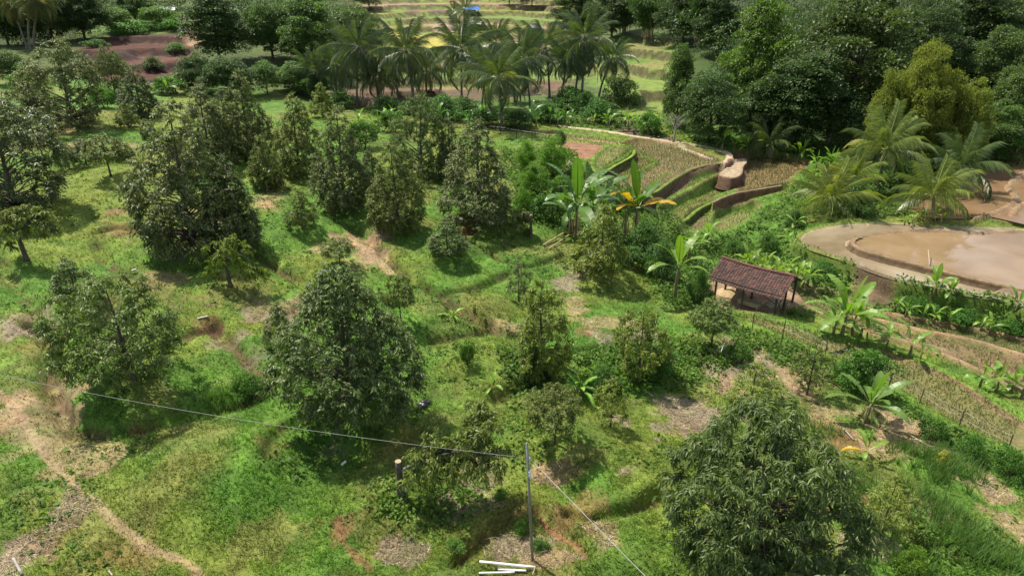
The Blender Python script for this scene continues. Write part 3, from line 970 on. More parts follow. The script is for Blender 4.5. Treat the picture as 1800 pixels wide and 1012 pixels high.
sh_F = [(j * sh_n + i, j * sh_n + (i + 1) % sh_n, (j + 1) * sh_n + (i + 1) % sh_n, (j + 1) * sh_n + i) for j in range(len(sh_rows) - 1) for i in range(sh_n)]
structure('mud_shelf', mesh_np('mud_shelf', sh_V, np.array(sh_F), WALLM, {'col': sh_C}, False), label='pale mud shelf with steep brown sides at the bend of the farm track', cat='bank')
# bund between the two sheets of water
wall([(1512, 415), (1502, 418), (1495, 426), (1512, 438), (1570, 455), (1650, 475), (1740, 497), (1840, 519)][::-1], -.17, .42, 'brown earth bund curving round the inner paddy', (.13, .088, .052), (.22, .155, .085), .28)

# ---- water sheets
def sheet(name, P, z, mat, label):
    bm = bmesh.new()
    vs = [bm.verts.new((x, y, 0)) for x, y in P]
    f = bm.faces.new(vs)
    bmesh.ops.triangulate(bm, faces=[f])
    bmesh.ops.recalc_face_normals(bm, faces=bm.faces)
    me = bpy.data.meshes.new(name); bm.to_mesh(me); bm.free()
    if me.polygons[0].normal.z < 0:
        me.flip_normals()
    me.materials.append(mat)
    return structure(name, me, loc=(0, 0, z), label=label, cat='water')


sheet('paddy_water', INP, -.315, water_mat('pond_water', (.205, .135, .07), (.27, .185, .105), .03), 'brown muddy water filling the large inner paddy, clouds mirrored in it')
sheet('paddy_water', OUTP, -.625, water_mat('channel_water', (.33, .27, .18), (.165, .12, .068), .03, .14), 'pale silty shallow water in the strip round the large paddy')
sheet('paddy_water', MUDP, -.135, water_mat('mud_water', (.19, .115, .062), (.25, .16, .09), .08, .3), 'reddish brown wet mud of the paddies at the right edge')
# ------------------------------------------------------------------ plants
def norm(v):
    return v / (np.linalg.norm(v, axis=-1, keepdims=True) + 1e-9)


def leaf_tris(P, D, Lh, Wd, r, droop=.2, up=None):
    """folded pointed leaves: four vertices, two triangles each"""
    n = len(P)
    D = norm(D)
    upv = np.tile(np.array([0, 0, 1.0]), (n, 1)) + r.normal(0, .45, (n, 3)) if up is None else up
    S = norm(np.cross(D, upv)); Nn = np.cross(S, D)
    Lh = Lh[:, None]; Wd = Wd[:, None]
    mid = P + D * Lh * .42
    tip = P + D * Lh; tip[:, 2] -= (droop * Lh)[:, 0]
    V = np.stack([P, mid + S * Wd * .5 + Nn * Wd * .16, tip, mid - S * Wd * .5 + Nn * Wd * .16], 1).reshape(-1, 3)
    o = np.arange(n)[:, None] * 4
    Fc = np.concatenate([o + np.array([[0, 1, 2]]), o + np.array([[0, 2, 3]])], 0)
    return V, Fc


def leaf_mesh(name, P, D, Lh, Wd, mat, r, lv=None, droop=.2, up=None):
    V, Fc = leaf_tris(P, D, Lh, Wd, r, droop, up)
    if lv is None:
        lv = np.clip(r.beta(1.6, 2.2, len(P)), 0, 1)
    return mesh_np(name, V, Fc, mat, {'lv': np.repeat(lv, 4)})


def limb_leaves(limbs, r, tw_per_m, tw_len, per_tw, L, Wr, s0=.3, down=.45, spread=.9):
    """limbs: list of (k,3) polylines.  twigs leave each limb, leaves hang along each twig"""
    P = []; D = []; K = []
    for ln in limbs:
        ln = np.asarray(ln)
        seg = np.linalg.norm(np.diff(ln, axis=0), axis=1)
        cum = np.concatenate([[0], np.cumsum(seg)]); tot = cum[-1]
        nt_ = max(3, int(tot * tw_per_m))
        s = s0 + (1 - s0) * np.sort(r.random(nt_) ** .8)
        q = s * tot
        pos = np.stack([np.interp(q, cum, ln[:, i]) for i in range(3)], 1)
        q2 = np.minimum(q + .15, tot); q1 = np.maximum(q - .15, 0)
        tan = norm(np.stack([np.interp(q2, cum, ln[:, i]) - np.interp(q1, cum, ln[:, i]) for i in range(3)], 1))
        side = norm(np.cross(tan, np.array([0, 0, 1.0])) + 1e-4)
        sg = np.where(np.arange(nt_) % 2 == 0, 1, -1)[:, None]
        td = norm(tan * .7 + side * sg * r.uniform(.2, 1.1, (nt_, 1)) * spread + r.normal(0, .42, (nt_, 3)) + np.array([0, 0, .18]))
        tl = tw_len * r.uniform(.55, 1.2, nt_) * (1.15 - .45 * s)
        u = np.tile(np.linspace(.15, 1, per_tw), (nt_, 1)) + r.normal(0, .04, (nt_, per_tw))
        lp = pos[:, None] + td[:, None] * (tl[:, None] * u)[..., None]
        lp[..., 2] -= (u ** 2) * tl[:, None] * .22
        ts = norm(np.cross(td, np.array([0, 0, 1.0])) + 1e-4)
        sgl = np.where(np.arange(per_tw) % 2 == 0, 1, -1)[None, :, None]
        ld = td[:, None] * .55 + ts[:, None] * sgl * .75 + r.normal(0, .3, (nt_, per_tw, 3)) + np.array([0, 0, -down])
        tint = np.clip(r.beta(1.7, 2.1, (nt_, 1)) + r.normal(0, .13, (nt_, per_tw)), 0, 1)
        P.append(lp.reshape(-1, 3)); D.append(ld.reshape(-1, 3)); K.append(tint.ravel())
    P = np.concatenate(P); D = np.concatenate(D); K = np.concatenate(K)
    n = len(P)
    Lh = L * r.uniform(.7, 1.25, n)
    return P, D, Lh, Lh * Wr * r.uniform(.85, 1.2, n), K


def durian2(seed, H, R, ncl, K, per, L, Wr, rc, kind='cone', base=.08, lob=.12, inner=.7, trunk_h=None, down=.5):
    """trunk, limbs reaching into leafy sprays that fill a cone or dome"""
    r = np.random.default_rng(seed)
    tz = np.linspace(0, H * .95, 9)
    wob = np.cumsum(r.normal(0, .05, (9, 2)), 0) * np.linspace(0, 1, 9)[:, None] * H / 8
    tr = np.concatenate([wob, tz[:, None]], 1)
    r0 = .021 * H
    rad = np.interp(tz, [0, H * .05, H], [r0 * 1.4, r0, r0 * .12])
    mb = MB(); mb.tube(tr, rad, 8)
    tab = {'cone': ([0, .06, .2, .32, .5, .7, .87, 1], [.55, .85, 1, .93, .72, .48, .28, .06]),
           'round': ([0, .1, .3, .5, .7, .87, 1], [.55, .85, 1, .98, .78, .48, .10]),
           'oval': ([0, .12, .35, .6, .82, 1], [.6, .9, 1, .85, .55, .12])}[kind]
    ph = r.random(6) * 6.28
    cs = []; k = 0
    while len(cs) < ncl and k < 20000:
        k += 1
        t = r.random() ** 1.15
        az = r.uniform(0, 6.28)
        if r.random() > np.interp(t, *tab) + .12:
            continue
        lf = 1 + lob * math.sin(az + ph[0] + t * 3) + lob * .8 * math.sin(2 * az + ph[1] - t * 5) + lob * .6 * math.sin(3 * az + ph[2] + t * 9)
        q = np.interp(t, *tab) * R * lf * (1 if r.random() < .75 else r.uniform(inner * .5, inner)) * r.uniform(.86, 1.03)
        z = H * (base + (1 - base) * t)
        c = np.array([np.interp(z, tz, tr[:, 0]) + math.cos(az) * q, np.interp(z, tz, tr[:, 1]) + math.sin(az) * q, z])
        if all((c - o) @ (c - o) > (rc * .62) ** 2 for o in cs):
            cs.append(c)
    cs = np.array(cs)
    for c in cs[::2]:
        d = math.hypot(c[0], c[1])
        z0 = max(H * .06, c[2] - d * r.uniform(.25, .6))
        s0 = np.array([np.interp(z0, tz, tr[:, 0]), np.interp(z0, tz, tr[:, 1]), z0])
        rr = np.interp(z0, tz, rad) * .36
        m1 = s0 * .5 + c * .5 + np.array([0, 0, .1 * d])
        mb.tube([s0, s0 * .75 + m1 * .25 + np.array([0, 0, .03 * d]), m1, c], [rr, rr * .8, rr * .5, .012], 5, False)
    n = len(cs)
    outw = norm(np.stack([cs[:, 0], cs[:, 1], np.full(n, .45)], 1))
    td = norm(outw[:, None] * .55 + r.normal(0, .62, (n, K, 3)) + np.array([0, 0, .12]))
    tl = rc * r.uniform(.6, 1.2, (n, K))
    u = np.linspace(.12, 1, per)[None, None, :] + r.normal(0, .04, (n, K, per))
    P = cs[:, None, None] + td[:, :, None] * (tl[..., None] * u)[..., None]
    P[..., 2] -= (u ** 2) * tl[..., None] * .25
    ts = norm(np.cross(td, np.array([0, 0, 1.0])) + 1e-4)
    sg = np.where(np.arange(per) % 2 == 0, 1, -1)[None, None, :, None]
    D = td[:, :, None] * .55 + ts[:, :, None] * sg * .7 + r.normal(0, .3, P.shape) + np.array([0, 0, -down])
    tint = np.clip(r.beta(2, 2.2, (n, 1, 1)) * .45 + r.beta(2, 2.4, (n, K, 1)) * .5 + r.normal(0, .12, (n, K, per)), 0, 1)
    P = P.reshape(-1, 3); D = D.reshape(-1, 3)
    Lh = L * r.uniform(.7, 1.25, len(P))
    cm = leaf_mesh('durian_crown', P, D, Lh, Lh * Wr * r.uniform(.85, 1.2, len(P)), M['durian'], r, tint.ravel(), .25)
    return mb.mesh('durian_trunk', M['bark'], True), cm, H + rc * .7, R + rc * .6


DUR = {
    'hero': durian2(101, 7.3, 3.1, 250, 12, 14, .215, .28, .62, 'round', .10, .10, down=.65),
    'big': durian2(102, 7.4, 3.2, 230, 12, 11, .18, .40, .58, 'cone', .17, .06),
    'a': durian2(103, 7.4, 2.5, 190, 11, 10, .18, .44, .55, 'cone', .05, .12),
    'b': durian2(104, 7.4, 2.6, 180, 11, 10, .18, .44, .55, 'cone', .04, .16),
    'c': durian2(105, 7.4, 2.9, 200, 11, 10, .18, .44, .58, 'round', .05, .14),
    'open': durian2(106, 5.5, 2.8, 120, 12, 11, .18, .38, .55, 'round', .26, .16),
    'young': durian2(107, 3.7, 1.3, 80, 10, 9, .145, .42, .36, 'cone', .14, .12),
    'young2': durian2(108, 3.7, 1.45, 76, 10, 9, .145, .42, .38, 'round', .22, .16),
    'thin': durian2(109, 3.7, 1.15, 44, 9, 8, .15, .38, .36, 'oval', .24, .2),
    'lolli': durian2(111, 3.7, 1.5, 80, 10, 9, .145, .42, .36, 'round', .50, .14),
    'slim': durian2(110, 5.6, 1.45, 120, 11, 9, .155, .42, .42, 'oval', .06, .14),
}


def tree(kind, lib, name, cat, bx, by, ty, wpx, label, tint=(1, 1, 1), group=None, rot=None, sink=.12, hmax=99, crown='crown', lean=0):
    p = hit(bx, by)
    tm, cm, H, R = lib[kind]
    h = min(height_to(p, bx, ty), hmax)
    wd = wpx / ppm(p, h * .4)
    root = thing(name, label, cat, (p.x, p.y, p.z - sink), random.uniform(0, 2 * PI) if rot is None else rot, (wd / (2 * R), wd / (2 * R), h / H), group)
    if lean:
        root.rotation_euler.y = lean
    part('trunk', tm, root)
    part(crown, cm, root, color=tint)
    return root


GRN = (.88, 1.05, .8); OLV = (1.15, 1.2, .72); YLW = (1.35, 1.45, .55); LGT = (1.05, 1.25, .8); GRY = (1.0, 1.02, 1.0); DRK = (.78, .85, .88)
ORCH = 'durian trees of the orchard'
DT = [
    ('hero', 1318, 1006, 690, 335, 'large dark durian tree with long drooping leaves at the near right corner', GRN),
    ('big', 622, 728, 456, 275, 'broad dark durian tree standing in the middle foreground, its forked trunk showing', GRN),
    ('open', 236, 668, 470, 228, 'wide open-crowned durian tree in the left foreground above the wire', LGT),
    ('young', 140, 536, 445, 88, 'smaller leafy durian tree just behind the open-crowned one at left', GRN),
    ('a', 340, 430, 166, 200, 'tallest conical durian tree left of centre', GRY),
    ('b', 418, 428, 268, 112, 'dense durian tree pressed against the right side of the tallest one', DRK),
    ('c', 30, 370, 160, 220, 'big dark durian tree cut by the left edge of the picture', DRK),
    ('lolli', 195, 310, 230, 76, 'single rounded durian tree with a short trunk on the bright grass at left', OLV),
    ('young2', 152, 290, 238, 52, 'small dark durian just left of the rounded one on the bright grass', DRK),
    ('young2', 122, 298, 242, 40, 'low bluish durian, leftmost of the small group on the bright grass', GRY),
    ('young', 218, 282, 235, 40, 'dark little durian peeping out behind the rounded one on the bright grass', DRK),
    ('c', 130, 219, 62, 128, 'big round-shouldered grey-green durian at the back left of the orchard', GRY),
    ('a', 250, 206, 108, 72, 'slender dark durian before the red earth slope', DRK),
    ('young', 227, 224, 174, 38, 'small yellow-green durian on the lawn below the red earth slope', OLV),
    ('young', 262, 244, 204, 30, 'tiny dark durian right of the small yellow-green one', GRN),
    ('b', 372, 292, 143, 110, 'grey-green durian right behind the tallest one', GRY),
    ('a', 442, 275, 114, 92, 'pointed grey durian at the back, left of the pale bare field', GRY),
    ('b', 527, 302, 158, 92, 'conical durian with bare earth at its left foot, in the second row', OLV),
    ('young', 568, 208, 140, 46, 'yellowish young durian beside the pale bare field', YLW),
    ('a', 606, 364, 176, 112, 'tall conical durian left of the one with the black sack at its foot', GRY),
    ('a', 700, 400, 240, 108, 'conical durian with the black sack by its shaded foot', OLV),
    ('c', 742, 312, 158, 95, 'leafy durian with the tallest head below the coconut row', GRN),
    ('a', 793, 318, 200, 56, 'narrow dark durian between two broader ones below the coconut row', DRK),
    ('b', 842, 392, 206, 148, 'broad conical durian at the right end of the dark group', GRY),
    ('young', 787, 449, 378, 74, 'small round durian alone on its bright green mound', GRN),
    ('lolli', 598, 466, 414, 62, 'small durian beside the bare brown track', OLV),
    ('young', 533, 400, 326, 54, 'small upright durian on a sunlit mound above the bare brown track', OLV),
    ('young', 497, 608, 526, 62, 'small durian hidden to the left behind the broad middle foreground tree', GRN),
    ('lolli', 705, 568, 476, 64, 'small umbrella-shaped durian peeping over the right shoulder of the broad foreground tree', OLV),
    ('thin', 912, 530, 443, 52, 'thin greyish durian sapling at the meeting of two ditches', GRY),
    ('slim', 950, 660, 484, 104, 'tall olive durian column in the centre of the picture', YLW),
    ('young', 1055, 484, 348, 106, 'olive bushy durian in front of the banana clump', YLW),
    ('young2', 1123, 660, 528, 98, 'airy yellow-green durian over the leafy hollow', YLW),
    ('lolli', 975, 780, 672, 104, 'neat round durian with a bare lower trunk on the near mound', OLV),
    ('thin', 1073, 750, 655, 70, 'spindly yellow-green durian sapling right of the neat round one', YLW),
    ('lolli', 1250, 608, 518, 80, 'light green young durian in front of the tiled hut', LGT),
    ('thin', 1418, 694, 588, 68, 'thin young durian by the dry straw next to the fence', OLV),
    ('thin', 1318, 718, 630, 108, 'olive bush-like durian on the dry straw slope', YLW),
    ('thin', 1548, 938, 828, 92, 'spindly olive durian sapling right of the large near tree', YLW),
    ('a', 470, 330, 232, 60, 'small grey durian tucked between the second row and the tallest tree', OLV),
    ('b', 660, 345, 252, 58, 'small dark durian in the gap left of the sack', DRK),
    ('a', 400, 250, 150, 60, 'dark durian half hidden behind the grey pointed one', DRK),
    ('young2', 30, 240, 150, 70, 'grey low durian at the left edge behind the big dark one', GRY),
    ('c', 205, 175, 75, 60, 'thin-leaved grey tree in front of the red earth slope', GRY),
    ('c', 70, 190, 100, 60, 'grey-leaved tree left of the round-shouldered durian', GRY),
]
for kd, bx, by, ty, wp, lb, tn in DT:
    tree(kd, DUR, 'durian_tree', 'tree', bx, by, ty, wp, lb, tn, ORCH)

# ---- pruned trees, each with its own limbs
def pruned(bx, by, label, stub_h, stub_r, limbs_px, tint, per_m=14, tw=.5, Lf=.24, bark='bark', pale=(), lean=0.0, cut=True, side=.3):
    """limbs_px: list of [(px, py, back)...]; the limb points are seen at those pixels, 'back' metres behind the trunk"""
    r = np.random.default_rng(int(bx + by))
    p = hit(bx, by)
    root = thing('pruned_durian_tree', label, 'tree', p)
    mb = MB()
    n = 7
    pts = [(lean * i / (n - 1) * stub_h, .02 * math.sin(i * 1.7), -.2 + (stub_h + .2) * i / (n - 1)) for i in range(n)]
    mb.tube([(a_ + r.normal(0, .02), b_ + r.normal(0, .02), c_) for a_, b_, c_ in pts], np.interp(np.linspace(0, 1, n), [0, .15, .85, 1], [stub_r * 1.35, stub_r, stub_r * .9, stub_r * .95]) * r.uniform(.88, 1.14, n), 10)
    part('trunk', mb.mesh('stub', M[bark], True), root)
    if cut:
        c = MB(); c.tube([(lean * stub_h, 0, stub_h - .01), (lean * stub_h, 0, stub_h + .02)], stub_r * .85, 10)
        part('cut_end', c.mesh('cut_end', M['cutwood']), root)
    lines = []
    for k, lp in enumerate(limbs_px):
        P3 = []
        for (px, py, back) in lp:
            x, z = at_Y(px, py, p.y + back)
            P3.append((float(x) - p.x, back, float(z) - p.z))
        P3 = np.array(smooth_line(P3, 4))
        m2 = MB(); m2.tube(P3, np.linspace(stub_r * (.38 if k == 0 else .26), .015, len(P3)) * r.uniform(.85, 1.15, len(P3)), 6)
        part('limb', m2.mesh('limb', M['palebark'] if k in pale else M[bark], True), root)
        lines.append(P3)
        for q in range(int(2 + len(P3) * side)):
            i0 = int(r.uniform(.3, .95) * (len(P3) - 1))
            d = norm(r.normal(0, 1, 3) * np.array([1, 1, .6]))
            s = np.linspace(0, 1, 5)[:, None]
            lines.append(P3[i0] + d * s * r.uniform(.5, 1.0) + np.array([0, 0, -.3]) * s * s)
    P, D, Lh, Wd, K = limb_leaves(lines, r, per_m, tw, 10, Lf, .33, .35, .7)
    part('crown', leaf_mesh('crown', P, D, Lh, Wd, M['durian'], r, K, .3), root, color=tint)
    return root


pruned(705, 871, 'pruned durian in the foreground, bare stub trunk with one leafy limb to the right', 1.75, .15,
       [[(705, 828, 0), (722, 817, .05), (745, 812, .1), (770, 800, .2), (800, 795, .3), (840, 790, .2)], [(760, 803, .2), (800, 775, .6), (840, 735, 1.0), (848, 705, 1.3)],
        [(790, 797, .3), (830, 770, .2), (868, 745, .3)], [(800, 790, .2), (800, 810, .0), (795, 832, -.1)], [(740, 810, .1), (752, 790, .2), (760, 775, .3)], [(806, 790, .2), (845, 800, .1), (870, 790, .1)],
        [(800, 780, .5), (830, 760, .9), (862, 730, 1.2)]],
       (1.2, 1.3, .75), 14, .5, .2, pale=(0,), side=.6)
pruned(405, 503, 'yellowing pruned durian with pale crooked limbs left of centre', 1.9, .13,
       [[(404, 455, 0), (395, 440, .1), (398, 420, .2)], [(404, 458, 0), (380, 445, .1), (368, 465, .1), (364, 485, 0)], [(405, 452, 0), (425, 448, .2), (440, 462, .1), (445, 485, 0)],
        [(405, 450, 0), (415, 430, .4), (410, 412, .5)], [(425, 450, .1), (450, 470, 0), (466, 490, -.1)], [(404, 455, 0), (385, 430, .5), (378, 425, .7)]],
       YLW, 9, .45, .2, pale=(0, 2), cut=False)
pruned(933, 417, 'pruned durian stump with leaves hanging on its left side near the banana clump', 1.9, .12,
       [[(932, 382, 0), (918, 375, .1), (905, 378, .1), (897, 400, 0)], [(932, 380, 0), (920, 368, .2), (912, 376, .2), (908, 396, .1)], [(931, 390, 0), (920, 385, .1), (912, 405, 0)]],
       OLV, 13, .5, .25)
pruned(48, 457, 'leaning durian at the left edge with one bare white limb', 2.2, .15,
       [[(45, 405, 0), (38, 380, .2), (28, 365, .4)], [(44, 400, 0), (60, 378, .3), (85, 372, .4)], [(42, 418, 0), (25, 408, 0), (8, 398, 0), (2, 392, 0)],
        [(44, 398, 0), (30, 378, .3), (10, 372, .4)], [(46, 396, 0), (70, 385, .2), (95, 398, .1)], [(46, 396, 0), (60, 395, .2), (75, 410, .1)]],
       OLV, 11, .5, .25, pale=(2,), lean=-.07, cut=False)
pruned(470, 335, 'small pruned durian with a pale trunk among the second row', 1.6, .12,
       [[(470, 312, 0), (455, 300, .2), (440, 305, .2)], [(470, 312, 0), (485, 305, .2), (495, 320, 0)], [(470, 310, 0), (470, 295, .2), (462, 285, .3)]],
       OLV, 10, .6, .28, 'palebark', cut=False)

# ---- broad-leaved forest trees, airy trees, bushes
def clump_tree(seed, H, Rx, n_cl, per, L, Wr, mat, r_cl=1.3, zlo=.3, trunk=.16, flat=.7, trunks=1, bark='bark', shape=1.0):
    r = np.random.default_rng(seed)
    c = []; k = 0
    zc = H * (1 + zlo) / 2; hz = H * (1 - zlo) / 2
    while len(c) < n_cl and k < 9000:
        k += 1
        d = norm(r.normal(0, 1, 3))
        if d[2] < -.75:
            continue
        rad = r.uniform(.3, 1.08) ** .6
        lob = 1 + .28 * math.sin(2.1 * math.atan2(d[1], d[0]) + seed) + .12 * math.sin(5 * math.atan2(d[1], d[0]) + 2 * seed + 3 * d[2])
        q = np.array([d[0] * Rx * rad * lob, d[1] * Rx * rad * lob, zc + d[2] * hz * rad])
        q[:2] *= 1 - max(0, (q[2] - zc) / hz) * .18 * shape
        if all(np.linalg.norm(q - o) > r_cl * .62 for o in c):
            c.append(q)
    c = np.array(c)
    mb = MB()
    for t in range(trunks):
        a = 6.28 * t / trunks + seed
        o = np.array([math.cos(a), math.sin(a), 0]) * (.25 if trunks > 1 else 0)
        top = np.array([o[0] * 3, o[1] * 3, H * .75])
        ln = np.array([o + (top - o) * s + np.array([math.sin(s * 4 + seed), math.cos(s * 3 + seed), 0]) * .12 * s for s in np.linspace(0, 1, 6)])
        ln[0, 2] -= .3
        mb.tube(ln, np.linspace(trunk * 1.2, trunk * .3, 6), 7)
    for q in c[:: max(1, len(c) // 26)]:
        z0 = min(q[2] * .72, H * .62) * r.uniform(.7, 1)
        s0 = np.array([0, 0, z0]); m_ = (s0 + q) / 2 + np.array([0, 0, -.15])
        mb.tube([s0, m_, q], [trunk * .38, trunk * .22, .02], 4, False)
    sz = r.uniform(.55, 1.4, len(c)) * r_cl
    d = norm(r.normal(0, 1, (len(c), per, 3)))
    d[..., 2] = np.where(d[..., 2] < -.35, -d[..., 2], d[..., 2])
    P = c[:, None] + d * (sz[:, None] * r.uniform(.45, 1.05, (len(c), per)) ** .7)[..., None] * np.array([1, 1, flat])
    D = d * .7 + r.normal(0, .45, d.shape) + np.array([0, 0, -.3])
    tint = np.clip(r.beta(2, 2.2, (len(c), 1)) * .8 + r.uniform(0, .3, (len(c), per)), 0, 1)
    P = P.reshape(-1, 3); D = D.reshape(-1, 3)
    Lh = L * r.uniform(.7, 1.3, len(P))
    cm = leaf_mesh('leafy_crown', P, D, Lh, Lh * Wr * r.uniform(.8, 1.2, len(P)), mat, r, tint.ravel(), .15)
    return mb.mesh('forest_trunk', M[bark], True), cm, H + r_cl * flat * .8, Rx * 1.08 + r_cl * .5


FOR = {
    'dome': clump_tree(201, 13.2, 5.6, 125, 270, .34, .52, M['broad'], 1.40, .04, .28),
    'dome2': clump_tree(202, 13.2, 5.1, 115, 270, .33, .52, M['broad'], 1.35, .02, .26),
    'tall': clump_tree(203, 15, 3.9, 115, 250, .33, .52, M['broad'], 1.25, .03, .24),
    'airy': clump_tree(205, 12.4, 4.3, 130, 230, .32, .40, M['fine'], 1.15, .04, .14, .9, 2),
    'airy2': clump_tree(206, 9.5, 3.4, 100, 220, .30, .40, M['fine'], 1.0, .03, .12, .9, 2),
    'bush': clump_tree(207, 2.7, 1.6, 42, 120, .18, .5, M['bush'], .5, .0, .05, .8, 3),
    'bush2': clump_tree(208, 1.9, 1.7, 40, 110, .16, .5, M['bush'], .45, .0, .05, .75, 3),
    'dbush': clump_tree(209, 2.8, 1.8, 46, 130, .19, .48, M['broad'], .55, .0, .06, .8, 3),
    'small': clump_tree(210, 5.6, 2.2, 56, 150, .24, .48, M['broad'], .75, .1, .09, .75, 1),
    'feather': clump_tree(211, 3.7, 1.7, 54, 190, .22, .24, M['bush'], .5, .02, .06, .9, 3),
}
WOOD = 'forest trees on the valley sides'
FT = [
    # right-hand wood
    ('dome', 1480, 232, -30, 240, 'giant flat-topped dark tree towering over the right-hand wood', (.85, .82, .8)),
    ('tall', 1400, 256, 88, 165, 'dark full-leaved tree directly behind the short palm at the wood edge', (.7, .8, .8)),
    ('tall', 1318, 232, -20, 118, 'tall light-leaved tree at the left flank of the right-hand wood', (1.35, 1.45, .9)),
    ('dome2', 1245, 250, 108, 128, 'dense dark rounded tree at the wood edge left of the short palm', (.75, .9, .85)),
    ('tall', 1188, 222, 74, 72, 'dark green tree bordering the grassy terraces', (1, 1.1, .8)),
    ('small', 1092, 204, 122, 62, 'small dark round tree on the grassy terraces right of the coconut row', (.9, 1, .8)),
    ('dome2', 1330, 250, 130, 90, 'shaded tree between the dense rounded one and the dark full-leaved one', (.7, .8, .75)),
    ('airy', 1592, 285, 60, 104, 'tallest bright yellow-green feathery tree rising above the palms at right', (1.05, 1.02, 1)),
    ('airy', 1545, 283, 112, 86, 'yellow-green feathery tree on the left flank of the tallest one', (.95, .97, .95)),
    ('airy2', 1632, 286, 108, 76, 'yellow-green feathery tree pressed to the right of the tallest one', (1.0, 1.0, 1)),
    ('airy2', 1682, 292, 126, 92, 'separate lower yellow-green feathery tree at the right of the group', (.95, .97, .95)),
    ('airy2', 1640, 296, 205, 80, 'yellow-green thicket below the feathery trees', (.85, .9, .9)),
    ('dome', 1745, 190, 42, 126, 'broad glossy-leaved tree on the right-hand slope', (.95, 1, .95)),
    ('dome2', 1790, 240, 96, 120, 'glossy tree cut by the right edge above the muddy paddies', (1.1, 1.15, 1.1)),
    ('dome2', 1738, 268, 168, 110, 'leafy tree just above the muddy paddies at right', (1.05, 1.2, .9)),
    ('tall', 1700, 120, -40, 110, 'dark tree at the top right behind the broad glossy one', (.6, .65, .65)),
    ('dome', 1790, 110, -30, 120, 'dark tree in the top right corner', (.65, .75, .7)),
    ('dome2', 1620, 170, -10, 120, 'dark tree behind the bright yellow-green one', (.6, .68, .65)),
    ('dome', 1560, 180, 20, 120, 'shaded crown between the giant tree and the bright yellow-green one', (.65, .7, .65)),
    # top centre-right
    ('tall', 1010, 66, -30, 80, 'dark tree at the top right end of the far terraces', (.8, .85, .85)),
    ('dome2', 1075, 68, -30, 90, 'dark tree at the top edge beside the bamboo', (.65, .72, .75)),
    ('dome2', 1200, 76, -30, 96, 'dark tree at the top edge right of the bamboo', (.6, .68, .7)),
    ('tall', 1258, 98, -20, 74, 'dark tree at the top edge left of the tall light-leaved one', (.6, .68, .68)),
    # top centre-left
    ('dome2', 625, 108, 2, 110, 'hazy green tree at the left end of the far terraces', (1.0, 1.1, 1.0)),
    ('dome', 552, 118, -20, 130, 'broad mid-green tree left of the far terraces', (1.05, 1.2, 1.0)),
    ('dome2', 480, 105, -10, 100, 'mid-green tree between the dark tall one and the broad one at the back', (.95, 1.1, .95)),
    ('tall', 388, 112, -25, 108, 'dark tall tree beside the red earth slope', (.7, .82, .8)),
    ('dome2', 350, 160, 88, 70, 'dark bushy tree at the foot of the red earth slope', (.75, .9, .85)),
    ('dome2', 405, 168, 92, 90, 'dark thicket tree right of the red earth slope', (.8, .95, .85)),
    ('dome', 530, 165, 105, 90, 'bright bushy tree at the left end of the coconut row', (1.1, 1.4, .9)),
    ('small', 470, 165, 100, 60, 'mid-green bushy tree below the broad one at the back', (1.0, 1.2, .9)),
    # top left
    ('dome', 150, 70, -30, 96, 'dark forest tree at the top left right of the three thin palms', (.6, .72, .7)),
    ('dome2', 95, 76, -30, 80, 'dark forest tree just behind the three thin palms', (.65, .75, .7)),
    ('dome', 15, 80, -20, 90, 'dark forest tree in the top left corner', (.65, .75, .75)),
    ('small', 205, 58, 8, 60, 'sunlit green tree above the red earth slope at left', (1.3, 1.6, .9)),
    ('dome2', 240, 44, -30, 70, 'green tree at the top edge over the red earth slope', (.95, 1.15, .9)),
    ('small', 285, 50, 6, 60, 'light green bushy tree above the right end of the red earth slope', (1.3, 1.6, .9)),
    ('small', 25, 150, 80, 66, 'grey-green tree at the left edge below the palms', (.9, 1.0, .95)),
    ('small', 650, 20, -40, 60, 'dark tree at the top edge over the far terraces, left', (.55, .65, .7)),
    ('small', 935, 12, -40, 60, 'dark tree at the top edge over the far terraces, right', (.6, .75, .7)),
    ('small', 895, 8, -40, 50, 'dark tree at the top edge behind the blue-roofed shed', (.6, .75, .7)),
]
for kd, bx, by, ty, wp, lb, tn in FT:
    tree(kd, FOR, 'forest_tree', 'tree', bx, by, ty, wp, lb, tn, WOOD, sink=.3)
SHR = 'leafy shrubs on the banks'
